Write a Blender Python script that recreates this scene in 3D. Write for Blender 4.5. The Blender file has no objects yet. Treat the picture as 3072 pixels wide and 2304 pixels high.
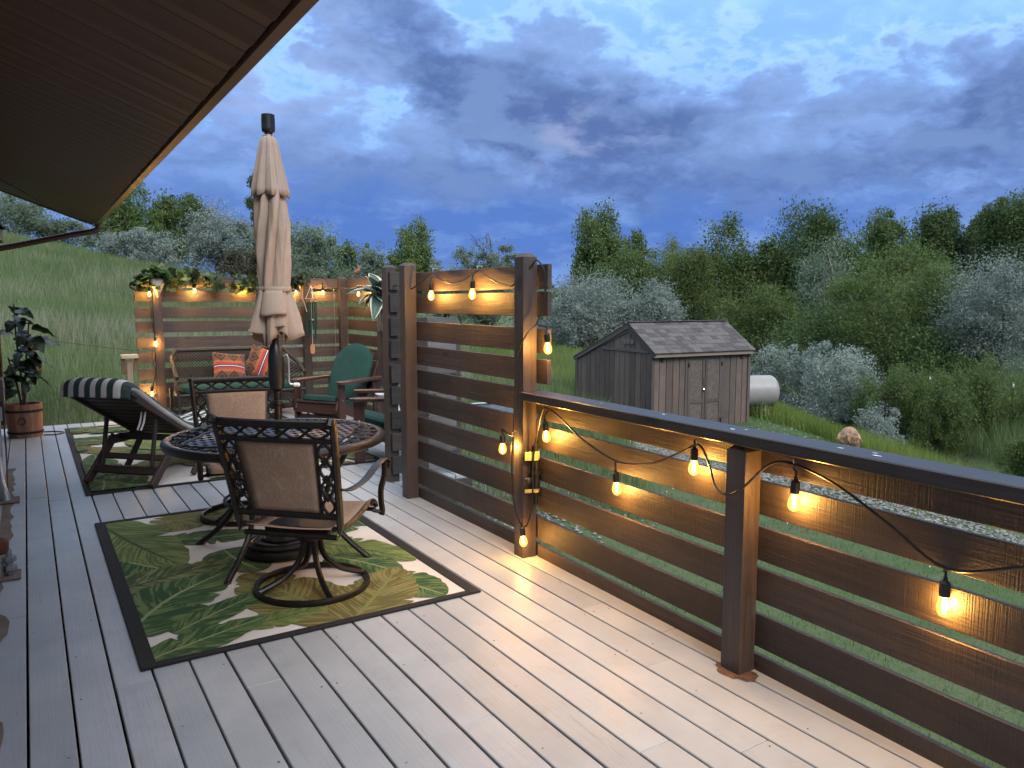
import bpy, math, random
import numpy as np
from mathutils import Vector, Matrix, Quaternion

S = bpy.context.scene
COL = S.collection
R = math.radians
rnd = random.Random(7)

# ------------------------------------------------------------------ camera
YAW, PITCH, CAMH = 32.4, 6.137, 1.5
cam_data = bpy.data.cameras.new('camera')
cam_data.sensor_width = 36.0
cam_data.lens = 36.0 * 764.0 / 1024.0
cam_data.clip_start = 0.05
cam_data.clip_end = 3000.0
cam = bpy.data.objects.new('camera', cam_data)
cam.location = (0, 0, CAMH)
cam.rotation_euler = (R(90 - PITCH), 0, R(-YAW))
COL.objects.link(cam)
S.camera = cam
SY, CY = math.sin(R(YAW)), math.cos(R(YAW))
def uv2xy(u, v):            # ground coordinates: u to the right, v straight ahead -> deck axes
    return (u * CY + v * SY, -u * SY + v * CY)
def xy2uv(x, y):
    return (x * CY - y * SY, x * SY + y * CY)

# ------------------------------------------------------------------ render settings
S.render.engine = 'CYCLES'
S.cycles.use_denoising = True
S.cycles.use_adaptive_sampling = True
S.cycles.adaptive_threshold = 0.025
S.cycles.max_bounces = 5
S.cycles.diffuse_bounces = 2
S.cycles.glossy_bounces = 2
S.cycles.transparent_max_bounces = 6
S.cycles.transmission_bounces = 2
S.cycles.sample_clamp_indirect = 6.0
S.cycles.caustics_reflective = False
S.cycles.caustics_refractive = False
S.view_settings.view_transform = 'Standard'
S.view_settings.look = 'None'
S.view_settings.exposure = 0.93
S.view_settings.gamma = 1.0

# ------------------------------------------------------------------ node helper
class NT:
    def __init__(self, tree):
        self.t = tree; self.n = tree.nodes; self.l = tree.links
        self.n.clear()
    def node(self, typ, **kw):
        nd = self.n.new(typ)
        for k, v in kw.items(): setattr(nd, k, v)
        return nd
    def put(self, sock, val):
        if val is None: return
        if isinstance(val, bpy.types.NodeSocket): self.l.new(val, sock)
        elif isinstance(val, (tuple, list)) and sock.type == 'RGBA' and len(val) == 3: sock.default_value = (*val, 1)
        else: sock.default_value = val
    def m(self, op, a, b=None, c=None, clamp=False):
        nd = self.node('ShaderNodeMath', operation=op); nd.use_clamp = clamp
        self.put(nd.inputs[0], a); self.put(nd.inputs[1], b); self.put(nd.inputs[2], c)
        return nd.outputs[0]
    def mix(self, f, a, b, blend='MIX'):
        nd = self.node('ShaderNodeMix', data_type='RGBA', blend_type=blend)
        self.put(nd.inputs[0], f); self.put(nd.inputs[6], a); self.put(nd.inputs[7], b)
        return nd.outputs[2]
    def maprange(self, v, a, b, c=0.0, d=1.0, smooth=True):
        nd = self.node('ShaderNodeMapRange'); nd.interpolation_type = 'SMOOTHSTEP' if smooth else 'LINEAR'
        for i, x in enumerate((v, a, b, c, d)): self.put(nd.inputs[i], x)
        return nd.outputs[0]
    def noise(self, vec, scale, detail=4, rough=0.55, dist=0.0, w=None):
        nd = self.node('ShaderNodeTexNoise')
        if w is not None:
            nd.noise_dimensions = '4D'; self.put(nd.inputs['W'], w)
        self.put(nd.inputs['Vector'], vec); self.put(nd.inputs['Scale'], scale)
        self.put(nd.inputs['Detail'], detail); self.put(nd.inputs['Roughness'], rough); self.put(nd.inputs['Distortion'], dist)
        return nd.outputs[0]
    def ramp(self, f, stops, interp='LINEAR'):
        nd = self.node('ShaderNodeValToRGB'); cr = nd.color_ramp; cr.interpolation = interp
        while len(cr.elements) < len(stops): cr.elements.new(0.5)
        for e, (p, c) in zip(cr.elements, stops):
            e.position = p; e.color = (*c, 1) if len(c) == 3 else c
        self.put(nd.inputs[0], f)
        return nd.outputs[0]
    def mapping(self, vec, scale=(1, 1, 1), loc=(0, 0, 0), rot=(0, 0, 0)):
        nd = self.node('ShaderNodeMapping'); self.put(nd.inputs[0], vec)
        nd.inputs['Scale'].default_value = scale; nd.inputs['Location'].default_value = loc; nd.inputs['Rotation'].default_value = rot
        return nd.outputs[0]
    def xyz(self, vec):
        nd = self.node('ShaderNodeSeparateXYZ'); self.put(nd.inputs[0], vec); return nd.outputs
    def vec(self, x, y, z):
        nd = self.node('ShaderNodeCombineXYZ')
        for i, q in enumerate((x, y, z)): self.put(nd.inputs[i], q)
        return nd.outputs[0]

# ------------------------------------------------------------------ world: dusk sky with broken cloud
world = bpy.data.worlds.new('World'); S.world = world; world.use_nodes = True
w = NT(world.node_tree)
tc = w.node('ShaderNodeTexCoord').outputs['Generated']
dx, dy, dz = w.xyz(tc)
el = w.m('ARCSINE', dz)
az = w.m('SUBTRACT', w.m('ARCTAN2', dx, dy), R(YAW))
dzc = w.m('ADD', w.m('MAXIMUM', dz, 0.0), 0.42)
pv = w.vec(w.m('DIVIDE', dx, dzc), w.m('DIVIDE', dy, dzc), w.m('MULTIPLY', dz, 1.2))
nz = w.node('ShaderNodeTexNoise'); w.put(nz.inputs['Vector'], pv); nz.inputs['Scale'].default_value = 6.5; nz.inputs['Detail'].default_value = 4; nz.inputs['Roughness'].default_value = .6
wadd = w.node('ShaderNodeVectorMath', operation='MULTIPLY_ADD'); w.put(wadd.inputs[0], nz.outputs['Color']); wadd.inputs[1].default_value = (.10, .10, .08); w.put(wadd.inputs[2], pv)
wv = wadd.outputs[0]
big = w.noise(wv, 2.3, 3, 0.5)
mid = w.noise(w.mapping(wv, loc=(4, 2, 1)), 7.0, 7, 0.58)
fine = w.noise(w.mapping(wv, loc=(1, 7, 3)), 21.0, 4, 0.62)
# warp the view angles a little so that cloud masses have torn edges
nsep = w.node('ShaderNodeSeparateColor'); w.put(nsep.inputs[0], nz.outputs['Color'])
azw = w.m('MULTIPLY_ADD', w.m('SUBTRACT', nsep.outputs[0], .5), .26, az)
elw = w.m('MULTIPLY_ADD', w.m('SUBTRACT', nsep.outputs[1], .5), .13, el)
def blob(a, e, sa, se, amp, tilt=0.0):
    da = w.m('SUBTRACT', azw, a); de = w.m('SUBTRACT', elw, e)
    if tilt:
        c, s = math.cos(tilt), math.sin(tilt)
        da, de = (w.m('ADD', w.m('MULTIPLY', da, c), w.m('MULTIPLY', de, s)), w.m('SUBTRACT', w.m('MULTIPLY', de, c), w.m('MULTIPLY', da, s)))
    q = w.m('ADD', w.m('POWER', w.m('ABSOLUTE', w.m('DIVIDE', da, sa)), 2), w.m('POWER', w.m('ABSOLUTE', w.m('DIVIDE', de, se)), 2))
    return w.m('MULTIPLY', w.m('EXPONENT', w.m('MULTIPLY', q, -1)), amp)
def total(lst):
    t = lst[0]
    for q in lst[1:]: t = w.m('ADD', t, q)
    return t
SKY_BLOBS = [(-.13, .31, .17, .05, .62, -.42), (.03, .245, .13, .055, .62, -.30), (.18, .225, .10, .04, .55, -.10),
             (.29, .27, .05, .045, .35, 0), (.06, .355, .07, .05, .30, -.5), (.50, .235, .19, .065, .55, .08), (.66, .19, .16, .07, .45, 0),
             (-.38, .24, .16, .07, .35, -.35), (-.02, .16, .24, .045, .30, -.05), (.30, .15, .24, .04, .30, .05),
             (-.20, .41, .15, .04, .3, -.5), (.38, .33, .05, .025, .25, 0)]
dark_c = w.m('MULTIPLY', total([blob(*b) for b in SKY_BLOBS]), .80)
lowband = blob(-.10, .075, .60, .060, .85, 0.03)
lowband2 = w.m('ADD', blob(.35, .10, .40, .03, .35, 0.02), blob(-.36, .135, .26, .045, .45, -.05))
light_c = total([blob(.02, .17, .035, .03, .5, .8), blob(-.06, .345, .05, .04, .3), blob(.52, .325, .22, .05, .6), blob(.30, .36, .2, .06, .45), blob(-.33, .30, .10, .03, .15, -.5), blob(.40, .19, .16, .02, .45)])
clear = w.ramp(w.m('MULTIPLY', w.m('MAXIMUM', el, 0), 1 / 1.2), [(0.0, (.085, .180, .42)), (.12, (.105, .225, .52)), (.20, (.150, .320, .66)), (.36, (.225, .43, .75)), (.60, (.90, 1.00, 1.14)), (1.0, (1.30, 1.33, 1.36))])
nish = w.node('ShaderNodeTexSky', sky_type='NISHITA'); nish.sun_disc = False
nish.sun_elevation = R(4); nish.sun_rotation = R(150); nish.altitude = 1500
nmul = w.node('ShaderNodeVectorMath', operation='SCALE'); w.put(nmul.inputs[0], nish.outputs[0]); nmul.inputs['Scale'].default_value = 0.09
clear = w.mix(0.12, clear, nmul.outputs[0])
clear = w.mix(w.m('MULTIPLY', w.maprange(mid, .42, .66), .55), clear, (.29, .49, .75))
# cloud body
cf = total([w.m('MULTIPLY', big, .55), w.m('MULTIPLY', mid, 1.10), w.m('MULTIPLY', fine, .34), w.m('SUBTRACT', dark_c, .24), w.maprange(el, .25, .13, 0.0, .26), w.m('MULTIPLY', light_c, -.35)])
cmask = w.maprange(cf, .80, 1.00)
cdark = w.maprange(cf, .88, 1.38)
ccol = w.mix(cdark, (.160, .265, .52), (.064, .110, .260))
ccol = w.mix(w.m('MULTIPLY', w.maprange(mid, .42, .60), .40), ccol, (.180, .285, .50))
high = w.maprange(el, .40, .75)
ccol = w.mix(w.m('MULTIPLY', high, .85), ccol, (1.0, 1.05, 1.12))
sky = w.mix(cmask, clear, ccol)
rim = w.m('MULTIPLY', w.m('MULTIPLY', w.maprange(cf, .70, .82), w.maprange(cf, .95, .83)), w.maprange(el, .08, .22, .04, .28))
sky = w.mix(rim, sky, (.38, .54, .74))
pink = w.m('MULTIPLY', total([blob(-.30, .27, .10, .06, .5), blob(.08, .19, .05, .04, .6), blob(-.42, .33, .1, .06, .4)]), w.maprange(mid, .40, .60))
sky = w.mix(w.m('MULTIPLY', pink, .45), sky, (.40, .40, .53))
lb = w.m('MULTIPLY', w.m('ADD', lowband, lowband2), w.maprange(mid, .30, .60, .55, 1.1))
sky = w.mix(w.m('MINIMUM', lb, .92), sky, (.056, .124, .36))
below = w.maprange(dz, -.02, -.12)
sky = w.mix(below, sky, (.06, .07, .06))
bg = w.node('ShaderNodeBackground'); w.put(bg.inputs[0], sky); bg.inputs[1].default_value = 0.90
wo = w.node('ShaderNodeOutputWorld'); w.l.new(bg.outputs[0], wo.inputs[0])
world.cycles.sampling_method = 'NONE'

# ------------------------------------------------------------------ the sun, already down behind cloud: weak and very soft
sun_data = bpy.data.lights.new('sun', 'SUN'); sun_data.energy = 1.5; sun_data.angle = R(30); sun_data.color = (1.0, .975, .93)
sun = bpy.data.objects.new('sun', sun_data); COL.objects.link(sun)
sun.rotation_euler = (R(50), 0, R(-YAW - 150 + 180))

# ------------------------------------------------------------------ mesh helpers
def np_mesh(name, V, F, uv=None, smooth=False):
    """V (n,3), F (m,k) integer array of equal-sized faces"""
    V = np.asarray(V, np.float32); F = np.asarray(F, np.int32)
    me = bpy.data.meshes.new(name)
    k = F.shape[1]
    me.vertices.add(len(V)); me.vertices.foreach_set('co', V.ravel())
    me.loops.add(F.size); me.loops.foreach_set('vertex_index', F.ravel())
    me.polygons.add(len(F)); me.polygons.foreach_set('loop_start', np.arange(0, F.size, k, dtype=np.int32))
    if smooth: me.polygons.foreach_set('use_smooth', np.ones(len(F), bool))
    if uv is not None:
        l = me.uv_layers.new(name='UVMap'); l.data.foreach_set('uv', np.asarray(uv, np.float32)[F.ravel()].ravel())
    me.update(calc_edges=True)
    return me

LOC = {}
def empty(name, loc=(0, 0, 0), rz=0.0, label=None, cat=None, group=None, kind=None, parent=None):
    o = bpy.data.objects.new(name, None); o.empty_display_size = .1; COL.objects.link(o)
    o.location = loc; o.rotation_euler = (0, 0, rz)
    if parent: o.parent = parent
    tag(o, label, cat, group, kind)
    return o
def tag(o, label=None, cat=None, group=None, kind=None):
    if label: o['label'] = label
    if cat: o['category'] = cat
    if group: o['group'] = group
    if kind: o['kind'] = kind
    return o
def link(name, me, mat=None, parent=None, M=None):
    o = bpy.data.objects.new(name, me); COL.objects.link(o)
    if mat is not None and len(me.materials) == 0: me.materials.append(mat)
    if parent: o.parent = parent
    if M is not None: o.matrix_basis = M
    return o

class MB:
    def __init__(self): self.v = []; self.f = []; self.uv = {}
    def add(self, vs, fs):
        b = len(self.v); self.v += [tuple(p) for p in vs]; self.f += [tuple(i + b for i in q) for q in fs]; return b
    def box(self, c, s, rot=None, ch=0.0):
        vs, fs = cbox(s[0], s[1], s[2], ch)
        c = Vector(c)
        if rot is not None: vs = [rot @ Vector(p) for p in vs]
        self.add([Vector(p) + c for p in vs], fs); return self
    def bar(self, p0, p1, wdt, thk, up=(0, 0, 1), ch=0.0):
        p0, p1 = Vector(p0), Vector(p1); d = p1 - p0
        return self.box((p0 + p1) / 2, (wdt, d.length, thk), frame(d, up), ch)
    def tube(self, path, r, n=8, cap=True, flat=1.0, up=None, closed=False):
        P = [Vector(p) for p in path]; k = len(P)
        rs = r if isinstance(r, (list, tuple)) else [r] * k
        base = len(self.v); nx = None
        for i in range(k):
            if closed: t = P[(i + 1) % k] - P[i - 1]
            else: t = P[min(i + 1, k - 1)] - P[max(i - 1, 0)]
            t.normalize()
            if up is not None: nx = Vector(up)
            elif nx is None: nx = Vector((0, 0, 1)) if abs(t.z) < .9 else Vector((1, 0, 0))
            nx = (nx - t * nx.dot(t))
            if nx.length < 1e-6: nx = t.orthogonal()
            nx.normalize(); ny = t.cross(nx)
            for j in range(n):
                a = 2 * math.pi * j / n
                q = P[i] + nx * (math.cos(a) * rs[i] * flat) + ny * (math.sin(a) * rs[i])
                self.v.append(tuple(q))
        for i in range(k if closed else k - 1):
            a, b = base + i * n, base + ((i + 1) % k) * n
            for j in range(n): self.f.append((a + j, a + (j + 1) % n, b + (j + 1) % n, b + j))
        if cap and not closed:
            self.f.append(tuple(base + j for j in reversed(range(n)))); self.f.append(tuple(base + (k - 1) * n + j for j in range(n)))
        return self
    def lathe(self, prof, n=24, c=(0, 0, 0), cap=True):
        base = len(self.v); k = len(prof)
        for (r, z) in prof:
            for j in range(n):
                a = 2 * math.pi * j / n
                self.v.append((c[0] + r * math.cos(a), c[1] + r * math.sin(a), c[2] + z))
        for i in range(k - 1):
            a, b = base + i * n, base + (i + 1) * n
            for j in range(n): self.f.append((a + j, a + (j + 1) % n, b + (j + 1) % n, b + j))
        if cap:
            self.f.append(tuple(base + j for j in reversed(range(n)))); self.f.append(tuple(base + (k - 1) * n + j for j in range(n)))
        return self
    def grid(self, rows, closed=False):
        """rows: list of equal-length lists of points"""
        base = len(self.v); n = len(rows[0])
        for r in rows: self.v += [tuple(p) for p in r]
        for i in range(len(rows) - 1):
            for j in range(n if closed else n - 1):
                a = base + i * n; b = a + n; j2 = (j + 1) % n
                self.f.append((a + j, a + j2, b + j2, b + j))
        return self
    def prism(self, poly, y0, y1, axes='xz'):
        """extrude a 2-D outline; axes names where the outline's two coordinates go"""
        def P(a, b, d):
            if axes == 'xz': return (a, d, b)
            if axes == 'yz': return (d, a, b)
            return (a, b, d)
        n = len(poly); b = len(self.v)
        self.v += [P(a, c, y0) for a, c in poly] + [P(a, c, y1) for a, c in poly]
        self.f.append(tuple(b + i for i in range(n))); self.f.append(tuple(b + n + i for i in reversed(range(n))))
        for i in range(n): self.f.append((b + i, b + n + i, b + n + (i + 1) % n, b + (i + 1) % n))
        return self
    def build(self, name, mat, parent=None, smooth=False, M=None, uv=None, fix=True):
        me = bpy.data.meshes.new(name); me.from_pydata(self.v, [], self.f)
        if fix:
            import bmesh
            bm = bmesh.new(); bm.from_mesh(me); bmesh.ops.recalc_face_normals(bm, faces=bm.faces); bm.to_mesh(me); bm.free()
        if smooth:
            me.polygons.foreach_set('use_smooth', np.ones(len(me.polygons), bool))
            try: me.set_sharp_from_angle(angle=R(40))
            except Exception: pass
        if uv is not None:
            l = me.uv_layers.new(name='UVMap')
            for lp in me.loops: l.data[lp.index].uv = uv[lp.vertex_index]
        me.update()
        return link(name, me, mat, parent, M)

def cbox(x, y, z, c=0.0):
    x, y, z = x / 2, y / 2, z / 2
    if c <= 0:
        v = [(sx * x, sy * y, sz * z) for sx in (-1, 1) for sy in (-1, 1) for sz in (-1, 1)]
        return v, [(0, 1, 3, 2), (4, 6, 7, 5), (0, 4, 5, 1), (2, 3, 7, 6), (0, 2, 6, 4), (1, 5, 7, 3)]
    c = min(c, x * .49, y * .49, z * .49)
    v = []; idx = {}
    for sx in (-1, 1):
        for sy in (-1, 1):
            for sz in (-1, 1):
                for ax in range(3):
                    p = [sx * (x - c), sy * (y - c), sz * (z - c)]
                    p[ax] = (sx * x, sy * y, sz * z)[ax]
                    idx[(sx, sy, sz, ax)] = len(v); v.append(tuple(p))
    f = []
    for ax in range(3):
        o = [i for i in range(3) if i != ax]
        for s in (-1, 1):
            q = []
            for a, b in ((-1, -1), (1, -1), (1, 1), (-1, 1)):
                k = [0, 0, 0]; k[ax] = s; k[o[0]] = a; k[o[1]] = b
                q.append(idx[(*k, ax)])
            f.append(tuple(q) if (s > 0) == (ax != 1) else tuple(reversed(q)))
    for ax in range(3):
        o = [i for i in range(3) if i != ax]
        for a in (-1, 1):
            for b in (-1, 1):
                q = []
                for s, m in ((-1, 0), (1, 0), (1, 1), (-1, 1)):
                    k = [0, 0, 0]; k[ax] = s; k[o[0]] = a; k[o[1]] = b
                    q.append(idx[(*k, o[m])])
                f.append(tuple(q) if (a * b > 0) == (ax != 1) else tuple(reversed(q)))
    for sx in (-1, 1):
        for sy in (-1, 1):
            for sz in (-1, 1):
                q = [idx[(sx, sy, sz, a)] for a in range(3)]
                f.append(tuple(q) if sx * sy * sz > 0 else tuple(reversed(q)))
    return v, f

def frame(d, up=(0, 0, 1)):
    """rotation whose Y runs along d and whose Z is nearest to up"""
    y = Vector(d).normalized(); z = Vector(up); z = z - y * z.dot(y)
    if z.length < 1e-6: z = y.orthogonal()
    z.normalize(); x = y.cross(z)
    return Matrix((x, y, z)).transposed()

_bc = {}
def board(name, parent, p0, p1, wdt, thk, mat, up=(0, 0, 1), ch=0.003, off=(0, 0, 0)):
    """one piece of lumber: its mesh is shared by pieces of the same size; length along local Y, width local X, thickness local Z"""
    p0, p1 = Vector(p0) - Vector(off), Vector(p1) - Vector(off); L = (p1 - p0).length
    key = (round(wdt, 4), round(L, 3), round(thk, 4), mat.name, ch)
    if key not in _bc:
        v, f = cbox(wdt, L, thk, ch)
        me = bpy.data.meshes.new(name); me.from_pydata(v, [], f); me.materials.append(mat); me.update()
        _bc[key] = me
    M = Matrix.Translation((p0 + p1) / 2) @ frame(p1 - p0, up).to_4x4()
    return link(name, _bc[key], None, parent, M)

def spline(pts, n=8):
    """Catmull-Rom through pts"""
    P = [Vector(p) for p in pts]; P = [P[0] * 2 - P[1]] + P + [P[-1] * 2 - P[-2]]
    out = []
    for i in range(1, len(P) - 2):
        for k in range(n):
            t = k / n; a, b, c, d = P[i - 1], P[i], P[i + 1], P[i + 2]
            out.append(.5 * ((2 * b) + (c - a) * t + (2 * a - 5 * b + 4 * c - d) * t * t + (3 * b - a - 3 * c + d) * t ** 3))
    out.append(P[-2]); return out

# ------------------------------------------------------------------ materials
def new_mat(name):
    m = bpy.data.materials.new(name); m.use_nodes = True
    return m, NT(m.node_tree)
def finish(nt, color, rough=.6, metal=0.0, bump=None, bstr=.3, bdist=.01, spec=None, transl=0.0, emit=None, sheen=0.0, coat=0.0):
    b = nt.node('ShaderNodeBsdfPrincipled')
    nt.put(b.inputs['Base Color'], color); nt.put(b.inputs['Roughness'], rough); nt.put(b.inputs['Metallic'], metal)
    if spec is not None: nt.put(b.inputs['Specular IOR Level'], spec)
    if sheen: b.inputs['Sheen Weight'].default_value = sheen
    if coat: b.inputs['Coat Weight'].default_value = coat; b.inputs['Coat Roughness'].default_value = .2
    if emit:
        nt.put(b.inputs['Emission Color'], emit[0]); b.inputs['Emission Strength'].default_value = emit[1]
    if bump is not None:
        bn = nt.node('ShaderNodeBump'); bn.inputs['Strength'].default_value = bstr; bn.inputs['Distance'].default_value = bdist
        nt.put(bn.inputs['Height'], bump); nt.l.new(bn.outputs[0], b.inputs['Normal'])
    out = nt.node('ShaderNodeOutputMaterial')
    sh = b.outputs[0]
    if transl:
        t = nt.node('ShaderNodeBsdfTranslucent'); nt.put(t.inputs[0], color)
        mx = nt.node('ShaderNodeMixShader'); mx.inputs[0].default_value = transl
        nt.l.new(b.outputs[0], mx.inputs[1]); nt.l.new(t.outputs[0], mx.inputs[2]); sh = mx.outputs[0]
    nt.l.new(sh, out.inputs[0])
def plain(name, col, rough=.6, metal=0.0, var=.15, scale=12.0, bstr=.15, bdist=.004, **kw):
    m, n = new_mat(name)
    tcx = n.node('ShaderNodeTexCoord').outputs['Object']
    nz = n.noise(tcx, scale, 5, .6)
    c = n.mix(n.maprange(nz, .3, .7), tuple(x * (1 - var) for x in col), tuple(min(1, x * (1 + var)) for x in col))
    r = n.m('MULTIPLY_ADD', nz, .15, rough - .075)
    finish(n, c, r, metal, n.noise(tcx, scale * 6, 3, .6), bstr, bdist, **kw)
    return m

def wood_mat(name, c1, c2, rough=.62, rough_sawn=0.0, knots=True, grain=1.0, bstr=.55):
    """timber whose grain runs along each board's own length (local Y)"""
    m, n = new_mat(name)
    tcx = n.node('ShaderNodeTexCoord').outputs['Object']
    oi = n.node('ShaderNodeObjectInfo')
    rn = n.m('MULTIPLY', oi.outputs['Random'], 37.0)
    sh = n.node('ShaderNodeVectorMath', operation='ADD'); n.put(sh.inputs[0], tcx); n.put(sh.inputs[1], n.vec(rn, n.m('MULTIPLY', rn, 1.7), rn))
    v = sh.outputs[0]
    g1 = n.noise(n.mapping(v, (26 * grain, 1.1, 26 * grain)), 1.0, 6, .62, .9)
    g2 = n.noise(n.mapping(v, (90 * grain, 4, 90 * grain)), 1.0, 4, .6)
    blotch = n.noise(v, 3.2, 4, .6)
    f = n.m('ADD', n.m('MULTIPLY', g1, .55), n.m('ADD', n.m('MULTIPLY', g2, .25), n.m('MULTIPLY', blotch, .35)))
    col = n.mix(n.maprange(f, .38, .75), c1, c2)
    bmp = n.m('ADD', n.m('MULTIPLY', g1, .6), n.m('MULTIPLY', g2, .7))
    if rough_sawn:
        sw = n.noise(n.mapping(v, (3, 190, 3)), 1.0, 2, .5)
        bmp = n.m('ADD', bmp, n.m('MULTIPLY', sw, .55 * rough_sawn))
        col = n.mix(n.m('MULTIPLY', n.maprange(sw, .5, .68), .13 * rough_sawn), col, tuple(x * 1.7 for x in c2))
    if knots:
        vo = n.node('ShaderNodeTexVoronoi'); n.put(vo.inputs['Vector'], n.mapping(v, (5.5, 2.0, 3))); vo.inputs['Scale'].default_value = 1.0
        kd = n.maprange(vo.outputs['Distance'], .05, .14, 1, 0)
        ks = n.m('GREATER_THAN', n.noise(n.mapping(v, (1, .7, 1)), 2.2, 1), .50)
        kf = n.m('MULTIPLY', kd, ks)
        col = n.mix(n.m('MULTIPLY', kf, .75), col, tuple(x * .45 for x in c1))
        bmp = n.m('SUBTRACT', bmp, n.m('MULTIPLY', kf, .5))
    tint = n.m('MULTIPLY_ADD', oi.outputs['Random'], .55, .75)
    sc = n.node('ShaderNodeVectorMath', operation='SCALE'); n.put(sc.inputs[0], col); n.put(sc.inputs['Scale'], tint)
    finish(n, sc.outputs[0], n.m('MULTIPLY_ADD', g1, .25, rough - .12), 0, bmp, bstr, .006)
    return m

MAT = {}
MAT['stain'] = wood_mat('stained_timber', (.025, .0185, .0165), (.062, .045, .037), .58, 1.0)
MAT['stain_post'] = wood_mat('stained_post', (.032, .0235, .021), (.066, .047, .040), .5, .35)
MAT['cap'] = wood_mat('railing_cap', (.024, .020, .020), (.050, .041, .039), .38, .25)
MAT['grey_wood'] = wood_mat('weathered_timber', (.075, .07, .07), (.14, .13, .125), .75, .5)
MAT['teak'] = wood_mat('dark_teak', (.030, .012, .009), (.066, .026, .018), .45, 0, False, 1.0, .15)
MAT['chaise'] = wood_mat('chaise_timber', (.022, .013, .011), (.045, .025, .019), .5, 0, False, 1.0, .2)
MAT['tub'] = wood_mat('cedar_stave', (.20, .083, .038), (.36, .17, .085), .6, 0, False, 1.0, .25)
MAT['pale_wood'] = wood_mat('pale_pine', (.42, .29, .19), (.55, .41, .29), .6, 0, False)
def deck_material():
    m, n = new_mat('painted_deck')
    tcx = n.node('ShaderNodeTexCoord').outputs['Object']; oi = n.node('ShaderNodeObjectInfo')
    rn = n.m('MULTIPLY', oi.outputs['Random'], 53.0)
    sh = n.node('ShaderNodeVectorMath', operation='ADD'); n.put(sh.inputs[0], tcx); n.put(sh.inputs[1], n.vec(rn, rn, rn)); v = sh.outputs[0]
    g = n.noise(n.mapping(v, (38, 1.3, 10)), 1.0, 6, .65, .6)
    g2 = n.noise(n.mapping(v, (130, 5, 10)), 1.0, 3, .6)
    bl = n.noise(v, 2.1, 5, .6)
    base = n.mix(n.maprange(bl, .3, .7), (.325, .338, .360), (.400, .412, .432))
    crack = n.m('MULTIPLY', n.maprange(g, .64, .72), n.maprange(n.noise(v, 1.1, 2), .52, .62))
    base = n.mix(n.m('MULTIPLY', crack, .55), base, (.20, .18, .165))
    dirt = n.maprange(n.noise(v, 5.5, 6, .7), .50, .74)
    base = n.mix(n.m('MULTIPLY', dirt, .22), base, (.20, .175, .15))
    vo = n.node('ShaderNodeTexVoronoi'); n.put(vo.inputs['Vector'], n.mapping(v, (1, .8, 0))); vo.inputs['Scale'].default_value = 3.0
    spot = n.m('MULTIPLY', n.m('LESS_THAN', vo.outputs['Distance'], .018), n.m('GREATER_THAN', n.noise(v, 1.7, 1), .5))
    base = n.mix(n.m('MULTIPLY', spot, .85), base, (.03, .025, .022))
    tint = n.m('MULTIPLY_ADD', oi.outputs['Random'], .16, .92)
    sc = n.node('ShaderNodeVectorMath', operation='SCALE'); n.put(sc.inputs[0], base); n.put(sc.inputs['Scale'], tint)
    bmp = n.m('SUBTRACT', n.m('ADD', n.m('MULTIPLY', g, .5), n.m('MULTIPLY', g2, .35)), n.m('MULTIPLY', crack, .7))
    finish(n, sc.outputs[0], n.m('MULTIPLY_ADD', bl, .25, .30), 0, bmp, .6, .004)
    return m
MAT['deck'] = deck_material()
MAT['raw'] = plain('bare_board', (.15, .11, .085), .85, 0, .3, 8)
MAT['metal'] = plain('cast_bronze_paint', (.014, .0105, .009), .36, .35, .3, 30, .1)
MAT['black'] = plain('black_metal', (.012, .012, .013), .4, .2, .2, 30, .1)
MAT['rubber'] = plain('black_rubber', (.012, .011, .011), .45, 0, .2, 40, .1)
MAT['brown_trim'] = plain('brown_trim', (.055, .030, .020), .45, 0, .12, 9, .08)
MAT['soffit'] = plain('brown_soffit', (.058, .034, .025), .55, 0, .15, 4, .05)
MAT['siding'] = plain('grey_siding', (.38, .37, .36), .6, 0, .08, 6, .1)
MAT['galv'] = plain('grey_steel', (.30, .30, .31), .42, .7, .15, 14, .1)
MAT['greybox'] = plain('grey_box', (.17, .15, .14), .5, .2, .12, 8, .08)
MAT['white'] = plain('white_paint', (.75, .75, .74), .5, 0, .05, 10, .05)
MAT['cream'] = plain('cream_tank', (.27, .255, .24), .38, 0, .06, 5, .04)
MAT['copper'] = plain('old_copper', (.22, .09, .045), .55, .5, .3, 20, .2)
MAT['iron'] = plain('rusty_iron', (.030, .017, .013), .7, .3, .3, 40, .3)
def fabric(name, col, scale=420.0, var=.1, rough=.85, sheen=.0):
    m, n = new_mat(name)
    t = n.node('ShaderNodeTexCoord').outputs['Object']
    nz = n.noise(t, 6, 5, .6); wv = n.noise(t, scale, 2, .5)
    c = n.mix(n.maprange(nz, .3, .7), tuple(x * (1 - var) for x in col), tuple(x * (1 + var) for x in col))
    cr = n.noise(n.mapping(t, (28, 28, 3.5)), 1, 4, .6)
    finish(n, c, rough, 0, n.m('ADD', n.m('ADD', nz, n.m('MULTIPLY', wv, .4)), n.m('MULTIPLY', cr, .8)), .4, .006, sheen=sheen)
    return m
MAT['canopy'] = fabric('tan_canvas', (.34, .262, .21), 300, .08)
MAT['green_cushion'] = fabric('green_canvas', (.006, .044, .031), 260, .12)
MAT['white_fabric'] = fabric('white_fabric', (.62, .60, .58))
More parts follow.
